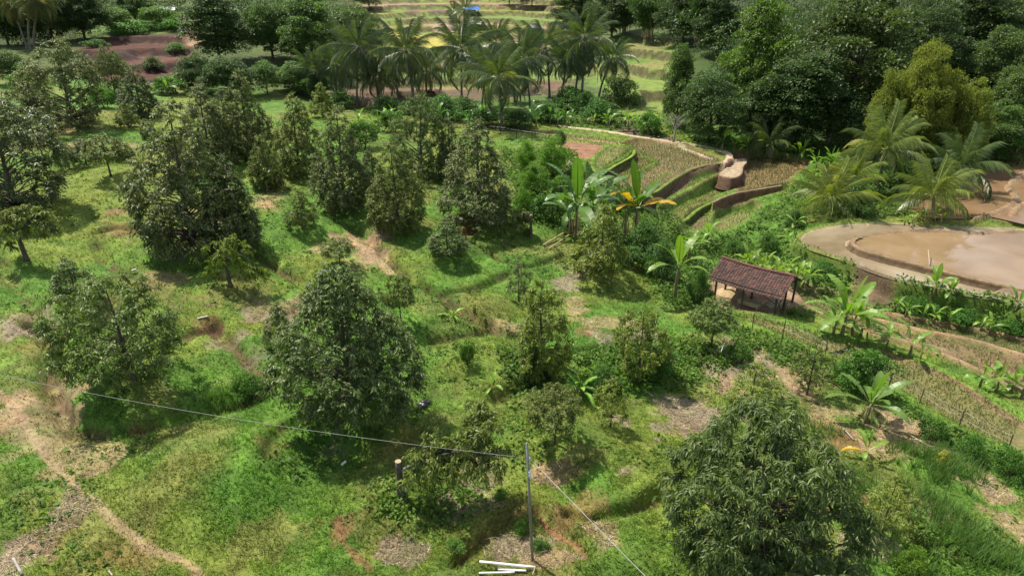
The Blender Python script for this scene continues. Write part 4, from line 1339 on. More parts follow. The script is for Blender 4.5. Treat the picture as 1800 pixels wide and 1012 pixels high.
ST = [
    ('feather', 925, 300, 245, 40, 'bright feathery shrub next to the conical durian at the end of the dark group', (1.7, 1.65, 1.1)),
    ('feather', 970, 310, 238, 62, 'tall bright feathery shrub beside the pale water channel', (1.65, 1.6, 1.0)),
    ('feather', 940, 345, 285, 56, 'bright feathery shrub in the middle of the leafy thicket', (1.55, 1.5, 1.0)),
    ('bush', 985, 345, 305, 50, 'bright green bush at the upper right of the leafy thicket', (1.3, 1.35, .95)),
    ('bush2', 920, 380, 330, 50, 'bright green bush at the left foot of the leafy thicket', (1.25, 1.3, .95)),
    ('bush', 965, 392, 335, 70, 'rounded green bush left of the big banana clump', (.75, .9, .85)),
    ('small', 985, 262, 226, 26, 'little tree with dark leaves by the upper paddy edge', (.9, 1, .9)),
    ('dbush', 1130, 455, 385, 80, 'dark leafy shrub under the orange-leaved banana', (.9, 1.2, .9)),
    ('dbush', 1160, 490, 420, 70, 'dark leafy shrub left of the single tall banana', (.9, 1.25, .9)),
    ('bush', 1105, 470, 430, 60, 'green bush at the foot of the banana clump', (.7, .85, .8)),
    ('dbush', 1228, 530, 472, 44, 'dark shrub leaning over the left eave of the hut', (1, 1.3, .9)),
    ('bush', 1515, 690, 606, 92, 'rounded bright bush on the fence line', (.95, 1.1, 1)),
    ('bush2', 1480, 668, 628, 44, 'low bright bush left of the rounded one on the fence line', (.95, 1.1, 1)),
    ('bush2', 1350, 440, 408, 46, 'green bush on the bank left of the big paddy', (.85, .95, .8)),
    ('bush2', 1290, 446, 420, 46, 'leafy bush above the hut on the bank', (.8, .95, .8)),
    ('dbush', 1395, 396, 366, 40, 'shaded bush under the leftmost of the bushy palms', (.9, 1.2, .8)),
    ('dbush', 1500, 375, 320, 70, 'dark bush between the bushy palms', (.9, 1.2, .9)),
    ('dbush', 1580, 345, 280, 80, 'dark bush behind the central bushy palm', (.8, 1.1, .8)),
    ('bush2', 1450, 482, 458, 60, 'dense bush under the tip of the big paddy', (.8, 1, .85)),
    ('bush2', 1610, 552, 522, 70, 'dense bush on the bank under the middle of the big paddy', (.75, 1, .85)),
    ('bush2', 1690, 566, 540, 66, 'dense bush on the bank right of the middle of the big paddy', (.75, 1, .85)),
    ('bush2', 1775, 584, 560, 60, 'dense bush on the bank at the right edge below the big paddy', (.75, 1, .85)),
    ('dbush', 940, 680, 600, 60, 'dark undergrowth bush at the foot of the olive column', (.8, 1.0, .8)),
    ('dbush', 1060, 690, 640, 60, 'leafy bush in the hollow left of the airy durian', (.9, 1.3, .8)),
    ('bush', 1160, 660, 605, 70, 'bright bush in the leafy hollow right of the airy durian', (.8, 1.0, .8)),
    ('bush2', 1300, 640, 600, 60, 'low green bush at the left end of the fence', (.9, 1, .9)),
    ('bush2', 1700, 808, 765, 70, 'vine-covered bush on the fence line near the right edge', (.85, 1, .9)),
    ('bush2', 1770, 838, 790, 70, 'vine-covered bush at the right end of the fence line', (.85, 1, .9)),
    ('bush2', 1640, 775, 735, 60, 'vine-covered bush in the middle of the fence line', (.85, 1, .9)),
    ('bush2', 1600, 1010, 962, 70, 'yellow-green low shrub at the bottom right', (1.4, 1.25, .8)),
    ('bush', 640, 260, 205, 60, 'bright bush at the back of the orchard below the pale track', (1, 1.1, .9)),
    ('bush', 690, 232, 190, 50, 'light green bush left of the leafy durian below the coconut row', (1, 1.1, .9)),
    ('bush', 300, 165, 130, 60, 'bright banana-like bush behind the slender dark durian', (1.1, 1.3, .9)),
    ('bush', 185, 190, 148, 50, 'bright green bush beside the slender dark durian', (1.1, 1.3, .9)),
    ('bush', 45, 160, 120, 50, 'light bush at the left below the thin palms', (1.1, 1.3, .9)),
    ('dbush', 270, 122, 98, 40, 'dark bush growing on the red earth slope, right', (.8, .95, .8)),
    ('dbush', 200, 118, 92, 36, 'dark bush growing on the red earth slope, left', (.8, .95, .85)),
    ('bush2', 310, 92, 74, 46, 'green bush at the right shoulder of the red earth slope', (.9, 1.1, .9)),
    ('bush2', 170, 84, 68, 44, 'green bush at the left shoulder of the red earth slope', (.8, 1.0, .85)),
    ('bush2', 235, 60, 34, 90, 'bright bush at the upper rim of the red earth slope', (1.1, 1.35, 1)),
    ('bush2', 300, 52, 30, 60, 'bright bush at the right rim of the red earth slope', (1.1, 1.35, 1)),
    ('dbush', 560, 170, 128, 60, 'bush at the foot of the leftmost coconut palm', (1, 1.4, .9)),
    ('dbush', 780, 210, 165, 80, 'bush among the coconut trunks, left', (.9, 1.4, .9)),
    ('dbush', 1000, 195, 150, 70, 'bush among the coconut trunks, right', (.9, 1.4, .9)),
    ('dbush', 1050, 215, 170, 60, 'bush right of the last coconut palm', (.9, 1.4, .9)),
    ('bush2', 1140, 235, 195, 60, 'green bush on the slope above the farm track', (.9, 1.1, .9)),
    ('bush', 1700, 290, 240, 60, 'green bush over the muddy paddies', (.8, 1, .85)),
    ('bush', 1770, 285, 232, 70, 'bush at the top rim of the muddy paddies', (.8, 1, .85)),
    ('feather', 1760, 60, 10, 80, 'light thicket high on the right-hand slope', (.8, .9, .8)),
    ('feather', 1690, 100, 60, 60, 'light thicket above the bright yellow-green tree', (.8, 1, .8)),
    ('dbush', 1650, 300, 262, 60, 'shaded bush between the bushy palms and the muddy paddies', (.7, .9, .8)),
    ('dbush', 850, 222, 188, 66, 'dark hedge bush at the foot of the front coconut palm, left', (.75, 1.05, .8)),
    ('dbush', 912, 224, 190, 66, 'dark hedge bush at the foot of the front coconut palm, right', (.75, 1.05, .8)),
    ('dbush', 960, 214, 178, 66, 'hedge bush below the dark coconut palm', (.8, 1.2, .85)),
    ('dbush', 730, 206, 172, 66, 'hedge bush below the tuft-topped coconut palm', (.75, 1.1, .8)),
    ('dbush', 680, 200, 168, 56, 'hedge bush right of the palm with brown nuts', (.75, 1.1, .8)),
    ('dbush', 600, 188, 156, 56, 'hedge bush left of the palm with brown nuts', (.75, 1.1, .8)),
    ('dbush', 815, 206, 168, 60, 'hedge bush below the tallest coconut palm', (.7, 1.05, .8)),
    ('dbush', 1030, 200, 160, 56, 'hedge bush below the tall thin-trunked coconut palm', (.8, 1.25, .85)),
    ('bush2', 820, 642, 600, 34, 'tiny shrub alone on the near grassy mound', (.8, .9, .8)),
    ('bush2', 880, 872, 856, 30, 'tiny leafy seedling in the litter left of the pole', (1.1, 1.2, 1)),
    ('bush2', 916, 932, 912, 36, 'tiny bright shrub at the left foot of the pole', (1.2, 1.25, 1)),
    ('bush2', 948, 964, 944, 36, 'tiny bright shrub at the right foot of the pole', (1.0, 1.1, 1)),
    ('bush2', 800, 962, 946, 44, 'tiny yellow-green shrub on the edge of the near ditch', (1.2, 1.2, 1)),
    ('bush2', 445, 700, 655, 70, 'grassy clump of leaves on the ditch between the two foreground trees', (.9, 1, .9)),
]
for kd, bx, by, ty, wp, lb, tn in ST:
    if lb:
        tree(kd, FOR, 'small_tree' if kd == 'small' else 'shrub', 'tree' if kd == 'small' else 'shrub', bx, by, ty, wp, lb, tn, SHR, sink=.1, crown='foliage')
tree('young', DUR, 'citrus_sapling', 'tree', 1652, 818, 784, 26, 'tiny bright yellow sapling on its own grassy mound', (3.6, 2.8, .9))

# ---- bamboo
def bamboo_lib(seed):
    r = np.random.default_rng(seed)
    mb = MB(); P = []; D = []
    for i in range(30):
        az = r.uniform(0, 6.28); ln = r.uniform(8, 12); out_ = r.uniform(1.2, 4.2)
        s = np.linspace(0, 1, 9)
        o = r.normal(0, .5, 2)
        c = np.stack([o[0] + np.cos(az) * out_ * s ** 2, o[1] + np.sin(az) * out_ * s ** 2, ln * (s - .22 * s ** 3)], 1)
        mb.tube(c, np.linspace(.06, .012, 9), 5, False)
        q = r.uniform(.3, 1, 320)
        pos = np.stack([np.interp(q, s, c[:, k]) for k in range(3)], 1) + r.normal(0, .55, (320, 3)) * np.array([1, 1, .7])
        P.append(pos); D.append(r.normal(0, .6, (320, 3)) + np.array([math.cos(az) * .4, math.sin(az) * .4, -.8]))
    P = np.concatenate(P); D = np.concatenate(D)
    L = r.uniform(.4, .75, len(P))
    return mb.mesh('bamboo_culms', M['bamboo'], True), leaf_mesh('bamboo_leaves', P, D, L, L * .24, M['bush'], r, None, .3), 9.5, 4.6


BAM = {'b': bamboo_lib(301), 'b2': bamboo_lib(302)}
for kd, bx, by, ty, wp, lb, tn in [('b', 1140, 66, -10, 90, 'drooping bamboo clump at the top edge over the grassy terraces', (.75, .75, .8)),
                                   ('b2', 1095, 58, 2, 66, 'lighter bamboo clump left of the drooping one at the top edge', (.95, .9, .9)),
                                   ('b2', 1230, 82, -20, 70, 'dark bamboo clump right of the drooping one at the top edge', (.5, .55, .6))]:
    p = hit(bx, by)
    tm, cm, H, R = BAM[kd]
    h = height_to(p, bx, ty); wd = wp / ppm(p, h * .5)
    root = thing('bamboo_clump', lb, 'bamboo', p, random.uniform(0, 6.28), (wd / (2 * R), wd / (2 * R), h / H), 'bamboo at the top of the valley')
    part('culms', tm, root); part('foliage', cm, root, color=tn)

# ---- coconut palms
def frond_lib(seed, droop, L=4.4, n=46):
    r = np.random.default_rng(seed)
    s = np.linspace(0, 1, n)
    a = np.cumsum(np.concatenate([[0], -droop * (s[1:] ** 1.2) * 2.1 / n * 1.6]))
    x = np.cumsum(np.cos(a)) * L / n; z = np.cumsum(np.sin(a)) * L / n
    y = np.sin(s * 2) * r.normal(0, .12)
    V = []; Fc = []; lv = []
    for i in range(n):          # rachis
        w_ = .05 * (1 - s[i]) + .01
        V += [(x[i], y[i] - w_, z[i] + .0), (x[i], y[i] + w_, z[i]), ]; lv += [1, 1]
    for i in range(n - 1):
        Fc += [(2 * i, 2 * i + 1, 2 * i + 3), (2 * i, 2 * i + 3, 2 * i + 2)]
    for i in range(5, n):
        for sd in (-1, 1):
            for sub in (0,):
                ll = (1.1 * math.sin(min(1, s[i] * 1.15 + .18) * 2.6) ** .7 + .18) * r.uniform(.85, 1.1)
                o = len(V)
                fx = x[i] - sub * L / n * np.cos(a[i])
                fz = z[i] - sub * L / n * np.sin(a[i])
                d = np.array([.58, sd * .70, -.22 - .25 * r.random()]); d /= np.linalg.norm(d)
                b = np.array([fx, y[i], fz]); mid = b + d * ll * .5
                tip = b + d * ll * .88 + np.array([0, 0, -.75 * ll * r.uniform(.7, 1.3)])
                wv = np.array([.038, 0, .008])
                V += [tuple(b - wv * .5), tuple(b + wv * .5), tuple(mid + wv), tuple(mid - wv), tuple(tip)]
                Fc += [(o, o + 1, o + 2), (o, o + 2, o + 3), (o + 3, o + 2, o + 4)]
                q = float(np.clip(r.normal(.45, .22), 0, 1)); lv += [q] * 5
    return mesh_np('frond', np.array(V), np.array(Fc), M['palm'], {'lv': np.array(lv)})


FR = [frond_lib(401, .25), frond_lib(402, .55), frond_lib(403, .85), frond_lib(404, 1.15)]
nut = MB()
for k_ in range(9):
    a_ = k_ * 2.4
    c_ = Vector((math.cos(a_) * .26, math.sin(a_) * .26, -.25 - .1 * (k_ % 3)))
    nut.tube([c_ + Vector((0, 0, z_)) for z_ in (-.13, -.09, 0, .09, .13)], [.03, .1, .125, .09, .02], 7)
NUTS = nut.mesh('coconuts', simple_mat('coconut_husk', (.10, .12, .03), (.22, .19, .06), 4), True)


def palm(bx, by, cx, cy_, wpx, label, tint=(1, 1, 1), nf=27, curve=0.0, group='coconut palms in the row', dry=1.6, low=-1.0, high=1.4):
    p = hit(bx, by)
    if group.startswith('coconut'):
        cy_ += 3; wpx *= 1.05
    h = height_to(p, cx, cy_)
    x, _ = at_Y(cx, cy_, p.y)
    root = thing('coconut_palm', label, 'palm', (p.x, p.y, p.z - .1), 0, (1, 1, 1), group)
    h = max(h, .3)
    r = random.Random(bx * 7 + by)
    dx = float(x) - p.x + (r.uniform(-.9, .9) if h > 5 else 0)
    root.scale = (r.uniform(.9, 1.1),) * 2 + (1,)
    mb = MB(); s = np.linspace(0, 1, 20)
    rad = [(.19 - .07 * t + .10 * math.exp(-t * 12)) * (1.07 if i % 2 else .96) for i, t in enumerate(s)]
    mb.tube([(dx * (t ** 1.5), curve * math.sin(t * PI), -.2 + (h + .2) * t) for t in s], rad, 8)
    part('trunk', mb.mesh('palm_trunk', M['palmbark'], True), root)
    sc_ = wpx / ppm(p, h) / 2 / 4.0
    for i in range(nf):
        t = i / (nf - 1)
        el = high + (low - high) * t ** 1.05 + r.uniform(-.1, .1)
        az = i * 2.399 + r.uniform(-.25, .25)
        k = 0 if t < .2 else (1 if t < .5 else (2 if t < .8 else 3))
        c = tint
        if t > .3 and r.random() < dry / nf * 1.4:
            c = (tint[0] * 1.9, tint[1] * 1.45, tint[2] * 1.1)
        s_ = sc_ * r.uniform(.88, 1.1) * (.8 if t < .12 else 1)
        if group.startswith('coconut'):
            c = (c[0] * .78, c[1] * .86, c[2] * .95)
        part('frond', FR[k], root, (dx, 0, h), Euler((r.uniform(-.35, .35), -el, az), 'XYZ'), (s_, s_, s_), c)
    if h > 4:
        part('coconuts', NUTS, root, (dx, 0, h))
    return root


for a_ in [
    (628, 190, 620, 78, 116, 'coconut palm with brown nuts at the left end of the row', (1, 1, 1)),
    (592, 178, 588, 108, 90, 'half-hidden coconut palm left of the one with brown nuts', (.9, .95, .95)),
    (666, 178, 660, 128, 74, 'short coconut palm between the first two tall ones of the row', (1, 1, .9)),
    (727, 182, 722, 84, 112, 'tall coconut palm with an upright tuft, left of the middle of the row', (1, 1, 1)),
    (750, 172, 748, 118, 80, 'low coconut palm right of the tuft-topped one', (.9, .92, .9)),
    (812, 190, 808, 82, 122, 'tallest spreading coconut palm in the middle of the row', (.95, 1, .95)),
    (882, 226, 884, 132, 106, 'front coconut palm with pale lower fronds standing nearest the farm track', (1.15, 1.15, .85)),
    (878, 160, 880, 70, 84, 'pale coconut palm behind the middle of the row', (1.15, 1.1, .95)),
    (932, 190, 928, 96, 108, 'dark coconut palm right of the front one', (.95, 1, .95)),
    (966, 172, 966, 78, 92, 'coconut palm between the dark one and the right-hand pair', (1.1, 1.1, .95)),
    (1022, 190, 1026, 62, 104, 'tall thin-trunked coconut palm at the right of the row', (1.1, 1.1, .95)),
    (1010, 178, 1018, 96, 70, 'leaning coconut palm just left of the tall thin-trunked one', (.9, .95, .9)),
    (1052, 172, 1068, 96, 76, 'coconut palm leaning right at the very end of the row', (.9, 1, .9)),
    (700, 172, 692, 118, 60, 'small dark coconut palm behind the tuft-topped one', (.85, .9, .9)),
    (846, 200, 850, 112, 84, 'coconut palm half hidden behind the front one', (.9, .95, .9)),
    (905, 180, 902, 110, 74, 'coconut palm behind the front one, to its right', (.9, .95, .9)),
    (985, 190, 992, 98, 74, 'coconut palm in shade left of the leaning one', (.85, .9, .9)),
    (548, 172, 552, 120, 74, 'low coconut palm at the orchard side of the row, far left', (.95, 1, .95)),
]:
    palm(*a_)
for a_ in [
    (48, 86, 18, 4, 64, 'left one of three thin-stemmed brown-headed palms at the top left', (.95, .9, .72)),
    (53, 88, 42, 0, 64, 'middle one of three thin-stemmed brown-headed palms at the top left', (.95, .9, .72)),
    (60, 86, 66, 2, 64, 'right one of three thin-stemmed brown-headed palms at the top left', (.95, .9, .72)),
]:
    palm(*a_, group='thin palms at the top left', dry=3)
BP = 'bushy young palms beside the muddy paddies'
for a_ in [
    (1352, 272, 1352, 248, 92, 'short trunkless palm at the edge of the wood above the terraces', (1.05, 1.1, .95), 18),
    (1543, 330, 1556, 262, 148, 'largest arching palm with pale fronds in front of the feathery trees', (1.5, 1.5, 1.1), 24),
    (1462, 372, 1462, 348, 128, 'trunkless palm with yellowing fronds at the left of the palm group', (1.7, 1.6, .95), 20),
    (1500, 345, 1500, 310, 100, 'trunkless palm between the yellowing one and the largest', (1.55, 1.55, .9), 19),
    (1640, 376, 1640, 342, 150, 'wide trunkless palm right above the tip of the big paddy', (1.65, 1.6, 1.05), 23),
    (1692, 335, 1690, 292, 136, 'shaded palm hanging over the muddy paddies', (.85, 1.0, .9), 21),
]:
    palm(*a_[:7], nf=a_[7], group=BP, low=-.25)
for a_ in [(1725, 60, 1722, 6, 90, 'grey-fronded palm at the top edge of the right-hand slope', (1.2, 1.1, 1.1)),
           (815, 48, 812, 16, 44, 'dark palm by the blue-roofed shed on the far terraces', (.8, .9, .9)),
           (798, 40, 797, 18, 34, 'small palm left of the dark one on the far terraces', (.8, .9, .9))]:
    palm(*a_, nf=15, group='scattered far palms')

# ---- bananas
def bleaf(seed, droop, tear=.35, L=2.0, Wd=.44):
    r = np.random.default_rng(seed)
    n = 13
    s = np.linspace(0, 1, n)
    a = np.cumsum(np.concatenate([[0], -droop * s[1:] ** 1.1 * 2.6 / n]))
    x = np.cumsum(np.cos(a)) * L / n; z = np.cumsum(np.sin(a)) * L / n
    V = []; Fc = []; lv = []
    prof = np.interp(s, [0, .12, .2, .45, .75, .93, 1], [.03, .03, .45, 1, .92, .5, .05]) * Wd * .5
    for sd in (-1, 1):
        hang = 0
        for i in range(n - 1):
            if r.random() < tear:
                hang = r.uniform(-.12, .28)
            o = len(V)
            gap = .012 if r.random() < tear else 0
            e1 = np.array([x[i] + gap, sd * prof[i], z[i] + prof[i] * (.28 - hang)])
            e2 = np.array([x[i + 1] - gap, sd * prof[i + 1], z[i + 1] + prof[i + 1] * (.28 - hang)])
            m1 = np.array([x[i], 0, z[i]]); m2 = np.array([x[i + 1], 0, z[i + 1]])
            V += [m1, m2, e2, e1]
            Fc += [(o, o + 1, o + 2), (o, o + 2, o + 3)]
            q = float(np.clip(r.normal(.45, .18), 0, 1)); lv += [1, 1, q, q]
    for i in range(n - 1):     # midrib
        o = len(V); w_ = .03 * (1 - s[i]) + .006
        V += [np.array([x[i], -w_, z[i] + .012]), np.array([x[i], w_, z[i] + .012]), np.array([x[i + 1], w_ * .9, z[i + 1] + .012]), np.array([x[i + 1], -w_ * .9, z[i + 1] + .012])]
        Fc += [(o, o + 1, o + 2), (o, o + 2, o + 3)]; lv += [1] * 4
    return mesh_np('banana_leaf', np.array(V), np.array(Fc), M['banana'], {'lv': np.array(lv)})


BL = [bleaf(501, .15, .1), bleaf(502, .6), bleaf(503, 1.0, .45), bleaf(504, 1.5, .55), bleaf(505, .8, .7)]
mb_ = MB(); mb_.tube([(.02 * math.sin(z_ * 4), 0, z_) for z_ in (-.1, .1, .4, .7, 1)], [.075, .068, .058, .048, .036], 8)
BSTEM = mb_.mesh('banana_stem', M['stem'], True)
mb_ = MB()
for k_ in range(6):
    a_ = k_ * 1.05
    mb_.add([(math.cos(a_) * .05, math.sin(a_) * .05, .85), (math.cos(a_ + .5) * .05, math.sin(a_ + .5) * .05, .85), (math.cos(a_ + .4) * .14, math.sin(a_ + .4) * .14, .5), (math.cos(a_ + .1) * .16, math.sin(a_ + .1) * .16, .1)], [(0, 1, 2), (0, 2, 3)])
BSKIRT = mb_.mesh('dry_leaf_skirt', M['straw'])


def banana(bx, by, ty, label, group, nl=8, tint=(1, 1, 1), spread=1.0, orange=0, ptx=None, skirt=False, stemfrac=.52, seed=0):
    p = ptx if ptx is not None else hit(bx, by)
    h = height_to(p, bx, ty) if ptx is None else ty
    h = max(h, .6)
    r = random.Random(int(bx * 3 + by * 5 + seed))
    root = thing('banana_plant', label, 'banana plant', (p.x, p.y, p.z - .05), r.uniform(0, 6.28), (1, 1, 1), group)
    sh = h * stemfrac
    part('stem', BSTEM, root, scale=(1.6 * (h / 3) ** .6, 1.6 * (h / 3) ** .6, sh))
    if skirt:
        part('dry_leaf_skirt', BSKIRT, root, scale=(2.2, 2.2, sh))
    for i in range(nl):
        t = i / max(1, nl - 1)
        el = 1.42 - 1.15 * t + r.uniform(-.14, .14)
        az = i * 2.4 + r.uniform(-.4, .4)
        k = 0 if t < .15 else r.choice((1, 2, 4)) if t < .65 else r.choice((2, 3, 4))
        s_ = h * (1 - stemfrac) / 2.0 * 1.22 * r.uniform(.85, 1.1) * spread
        c = tint
        if i >= nl - orange:
            c = (3.4, 1.25, .55); k = r.choice((1, 2)); el = r.uniform(.1, .9)
        s_x = s_ * (.8 if t < .1 else 1)
        part('leaf', BL[k], root, (0, 0, sh * .97), Euler((r.uniform(-.3, .3), -el, az), 'XYZ'), (s_x, s_ * (.3 if t < .1 else .95), s_), c)
    return root


BC = 'banana plants by the orchard edge'
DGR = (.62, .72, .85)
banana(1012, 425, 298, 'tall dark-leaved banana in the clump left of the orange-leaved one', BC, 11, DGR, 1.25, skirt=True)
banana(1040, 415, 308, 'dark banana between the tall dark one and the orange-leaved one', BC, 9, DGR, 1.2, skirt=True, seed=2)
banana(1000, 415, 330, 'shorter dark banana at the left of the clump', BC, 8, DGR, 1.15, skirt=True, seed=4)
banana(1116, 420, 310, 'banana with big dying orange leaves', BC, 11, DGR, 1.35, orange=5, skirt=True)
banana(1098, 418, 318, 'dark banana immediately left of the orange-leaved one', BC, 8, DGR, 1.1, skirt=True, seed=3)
banana(1186, 528, 408, 'single banana with a pale furled leaf left of the hut', BC, 8, (1.1, 1.05, .9), .95)
banana(1208, 470, 395, 'slim banana in the gap behind the single one left of the hut', BC, 6, (.9, .95, .9), .8)
banana(1522, 742, 660, 'stout dark banana with arching leaves next to the fence', BC, 11, (.8, .85, .95), 1.15, skirt=True, stemfrac=.42)
banana(1520, 808, 750, 'small spiky banana with one orange leaf near the large near tree', BC, 7, (1.15, 1.1, .8), .75, orange=1, stemfrac=.3)
TER = 'bright bananas on the terraces below the hut'
for bx, by, ty, lb, nl in [
    (1465, 588, 518, 'leftmost banana of the clump on the lower terrace', 6), (1480, 590, 478, 'banana with one tall upright leaf in the terrace clump', 7), (1496, 590, 508, 'middle banana of the terrace clump', 7),
    (1512, 594, 520, 'right-hand banana of the terrace clump', 6), (1522, 598, 548, 'lowest banana at the right of the terrace clump', 5), (1558, 612, 560, 'thin small banana right of the terrace clump', 4),
    (1598, 624, 556, 'lone banana with a single broad upright leaf on the terrace', 4), (1618, 630, 592, 'low dull banana right of the broad upright leaf', 4),
    (1722, 680, 622, 'leftmost banana of the right-edge group on the terrace', 4), (1750, 688, 628, 'second banana of the right-edge group on the terrace', 5),
    (1778, 690, 634, 'third banana of the right-edge group on the terrace', 5), (1794, 700, 640, 'banana cut by the right edge on the terrace', 5),
    (1640, 520, 458, 'tall banana standing before the water of the big paddy', 7), (1668, 525, 480, 'lower banana right of the tall one before the big paddy', 6),
    (1786, 545, 500, 'banana at the right edge before the big paddy water', 6)]:
    banana(bx, by, ty + 4, lb, TER, nl + 2, (1.05, 1.08, .85), .9, stemfrac=.34)
# drifts of bananas that nothing tells apart
ORD = ['first', 'second', 'third', 'fourth', 'fifth', 'sixth', 'seventh', 'eighth', 'ninth', 'tenth', 'eleventh', 'twelfth', 'thirteenth', 'fourteenth', 'fifteenth']


def drift(pts, n, hpx, label, group, tint, seed, nl=6, spread=1.0):
    r = random.Random(seed)
    spots = []
    for i in range(n):
        t = (i + r.uniform(.2, .8)) / n * (len(pts) - 1)
        k = min(int(t), len(pts) - 2); u = t - k
        spots.append((pts[k][0] * (1 - u) + pts[k + 1][0] * u + r.uniform(-6, 6), pts[k][1] * (1 - u) + pts[k + 1][1] * u + r.uniform(-4, 4)))
    spots.sort()
    for i, (px, py) in enumerate(spots):
        f = r.uniform(.85, 1.25)
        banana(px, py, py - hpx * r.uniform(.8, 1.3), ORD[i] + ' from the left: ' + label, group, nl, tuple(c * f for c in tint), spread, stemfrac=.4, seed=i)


drift([(1300, 470), (1340, 492), (1390, 502), (1430, 506)], 11, 38, 'bright young banana in the drift behind the hut roof', 'bananas behind the hut roof', (1.25, 1.15, .9), 1)
drift([(1240, 258), (1290, 268), (1320, 272), (1385, 282), (1420, 284)], 10, 34, 'bright banana in the row between the terraces and the wood', 'bananas between terraces and wood', (1.2, 1.15, .9), 2)
drift([(1425, 330), (1450, 310), (1470, 300), (1430, 300)], 9, 36, 'bright banana in the clump left of the largest arching palm', 'bananas left of the arching palm', (1.1, 1.15, .9), 3)
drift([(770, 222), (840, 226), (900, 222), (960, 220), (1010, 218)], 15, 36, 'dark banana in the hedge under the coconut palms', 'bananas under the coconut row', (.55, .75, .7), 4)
drift([(1030, 218), (1080, 222), (1120, 232), (1160, 238)], 8, 32, 'banana on the slope right of the coconut row', 'bananas right of the coconut row', (.9, 1, .8), 5)
drift([(620, 222), (660, 235), (700, 205)], 6, 34, 'banana at the back of the orchard below the pale track', 'bananas below the pale track', (.9, 1, .85), 6)
drift([(1590, 395), (1620, 392), (1660, 392)], 6, 26, 'low banana on the far rim of the big paddy', 'bananas on the far rim of the paddy', (1.1, 1.1, .9), 7)
drift([(1560, 548), (1620, 562), (1690, 575), (1760, 585)], 8, 28, 'small banana at the foot of the bank under the big paddy', 'bananas under the paddy bank', (1.1, 1.15, .9), 8, 5)
drift([(1210, 450), (1240, 440), (1250, 430)], 4, 40, 'light banana on the bank above the hut', 'bananas above the hut', (1, 1.1, .85), 9)
drift([(1005, 700), (1030, 695)], 3, 34, 'broad-leaved bright plant in the hollow behind the neat round durian', 'broad plants in the hollow', (1.2, 1.3, 1), 10, 7, 1.2)
drift([(1380, 430), (1400, 395)], 3, 30, 'small banana at the tip of the big paddy', 'bananas at the paddy tip', (1.1, 1.1, .9), 11, 5)
drift([(50, 140), (30, 165)], 3, 36, 'bright banana at the left edge below the thin palms', 'bananas at the left edge', (1, 1.1, .9), 12)
drift([(290, 168), (320, 160)], 3, 34, 'bright banana before the red earth slope', 'bananas before the red slope', (1, 1.15, .9), 13)
drift([(1740, 262), (1790, 268)], 4, 34, 'banana above the muddy paddies', 'bananas above the muddy paddies', (.9, 1, .85), 14)
banana(865, 680, 664, 'low pale-green broad-leaved plant on the near mound', 'broad plants on the mounds', 6, (1.3, 1.4, 1), 1.6, stemfrac=.15)
banana(795, 556, 542, 'tiny light broad-leaved plant on the middle mound', 'broad plants on the mounds', 5, (1.5, 1.5, 1.1), 1.6, stemfrac=.15)

# ---- closed canopy of the far woods, where single trees no longer read
def canopy(regs, seed):
    r = np.random.default_rng(seed)
    P = []; D = []; K = []
    for pts, n, hlo, hhi, rc in regs:
        xs = [p[0] for p in pts]; ys = [p[1] for p in pts]
        k = 0
        while k < n:
            px, py = r.uniform(min(xs), max(xs)), r.uniform(min(ys), max(ys))
            if poly_sd(np.array([px]), np.array([py]), pts)[0] < 0:
                continue
            k += 1
            p = hit(px, py)
            c = np.array([p.x, p.y, p.z + r.uniform(hlo, hhi)])
            m_ = 190
            d = norm(r.normal(0, 1, (m_, 3))); d[:, 2] = np.abs(d[:, 2]) * np.where(r.random(m_) < .8, 1, -1)
            R_ = rc * r.uniform(.7, 1.3)
            P.append(c + d * (R_ * r.uniform(.5, 1.05, (m_, 1)) ** .7) * np.array([1, 1, .8])); D.append(d * .7 + r.normal(0, .45, d.shape) + np.array([0, 0, -.3]))
            K.append(np.clip(r.beta(2, 2.2) * .75 + r.uniform(0, .3, m_), 0, 1))
    P = np.concatenate(P); D = np.concatenate(D); K = np.concatenate(K)
    L = .5 * r.uniform(.7, 1.3, len(P))
    return leaf_mesh('forest_canopy', P, D, L, L * .5, M['broad'], r, K, .15)


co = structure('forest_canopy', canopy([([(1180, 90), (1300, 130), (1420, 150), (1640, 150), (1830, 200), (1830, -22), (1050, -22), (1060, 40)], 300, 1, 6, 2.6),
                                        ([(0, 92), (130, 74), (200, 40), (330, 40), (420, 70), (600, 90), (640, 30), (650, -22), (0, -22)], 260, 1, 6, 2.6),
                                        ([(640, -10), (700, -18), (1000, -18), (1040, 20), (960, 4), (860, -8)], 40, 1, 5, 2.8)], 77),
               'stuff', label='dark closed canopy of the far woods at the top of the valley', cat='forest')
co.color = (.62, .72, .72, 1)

# ---- bare trees
def bare_tree(bx, by, ty, label, mat='palebark', spread=.35, seed=1, nb=9):
    r = np.random.default_rng(seed)
    p = hit(bx, by); h = height_to(p, bx, ty)
    root = thing('bare_tree', label, 'tree', (p.x, p.y, p.z - .1))
    mb = MB(); z = np.linspace(0, h, 7)
    c = np.stack([np.sin(z * .8) * .12, np.cos(z * .7) * .1, z], 1)
    mb.tube(c, np.linspace(.17, .035, 7), 7)
    part('trunk', mb.mesh('trunk', M[mat], True), root)
    for i in range(nb):
        t = r.uniform(.3, .95); az = r.uniform(0, 6.28); l = h * spread * r.uniform(.5, 1) * (1.2 - t)
        s = np.linspace(0, 1, 5)
        b0 = np.array([np.interp(t * h, z, c[:, 0]), np.interp(t * h, z, c[:, 1]), t * h])
        q = b0 + np.stack([np.cos(az) * l * s, np.sin(az) * l * s, l * (1.1 * s - .1 * s * s)], 1)
        m2 = MB(); m2.tube(q, np.linspace(.055, .012, 5), 5)
        part('branch', m2.mesh('branch', M[mat], True), root)


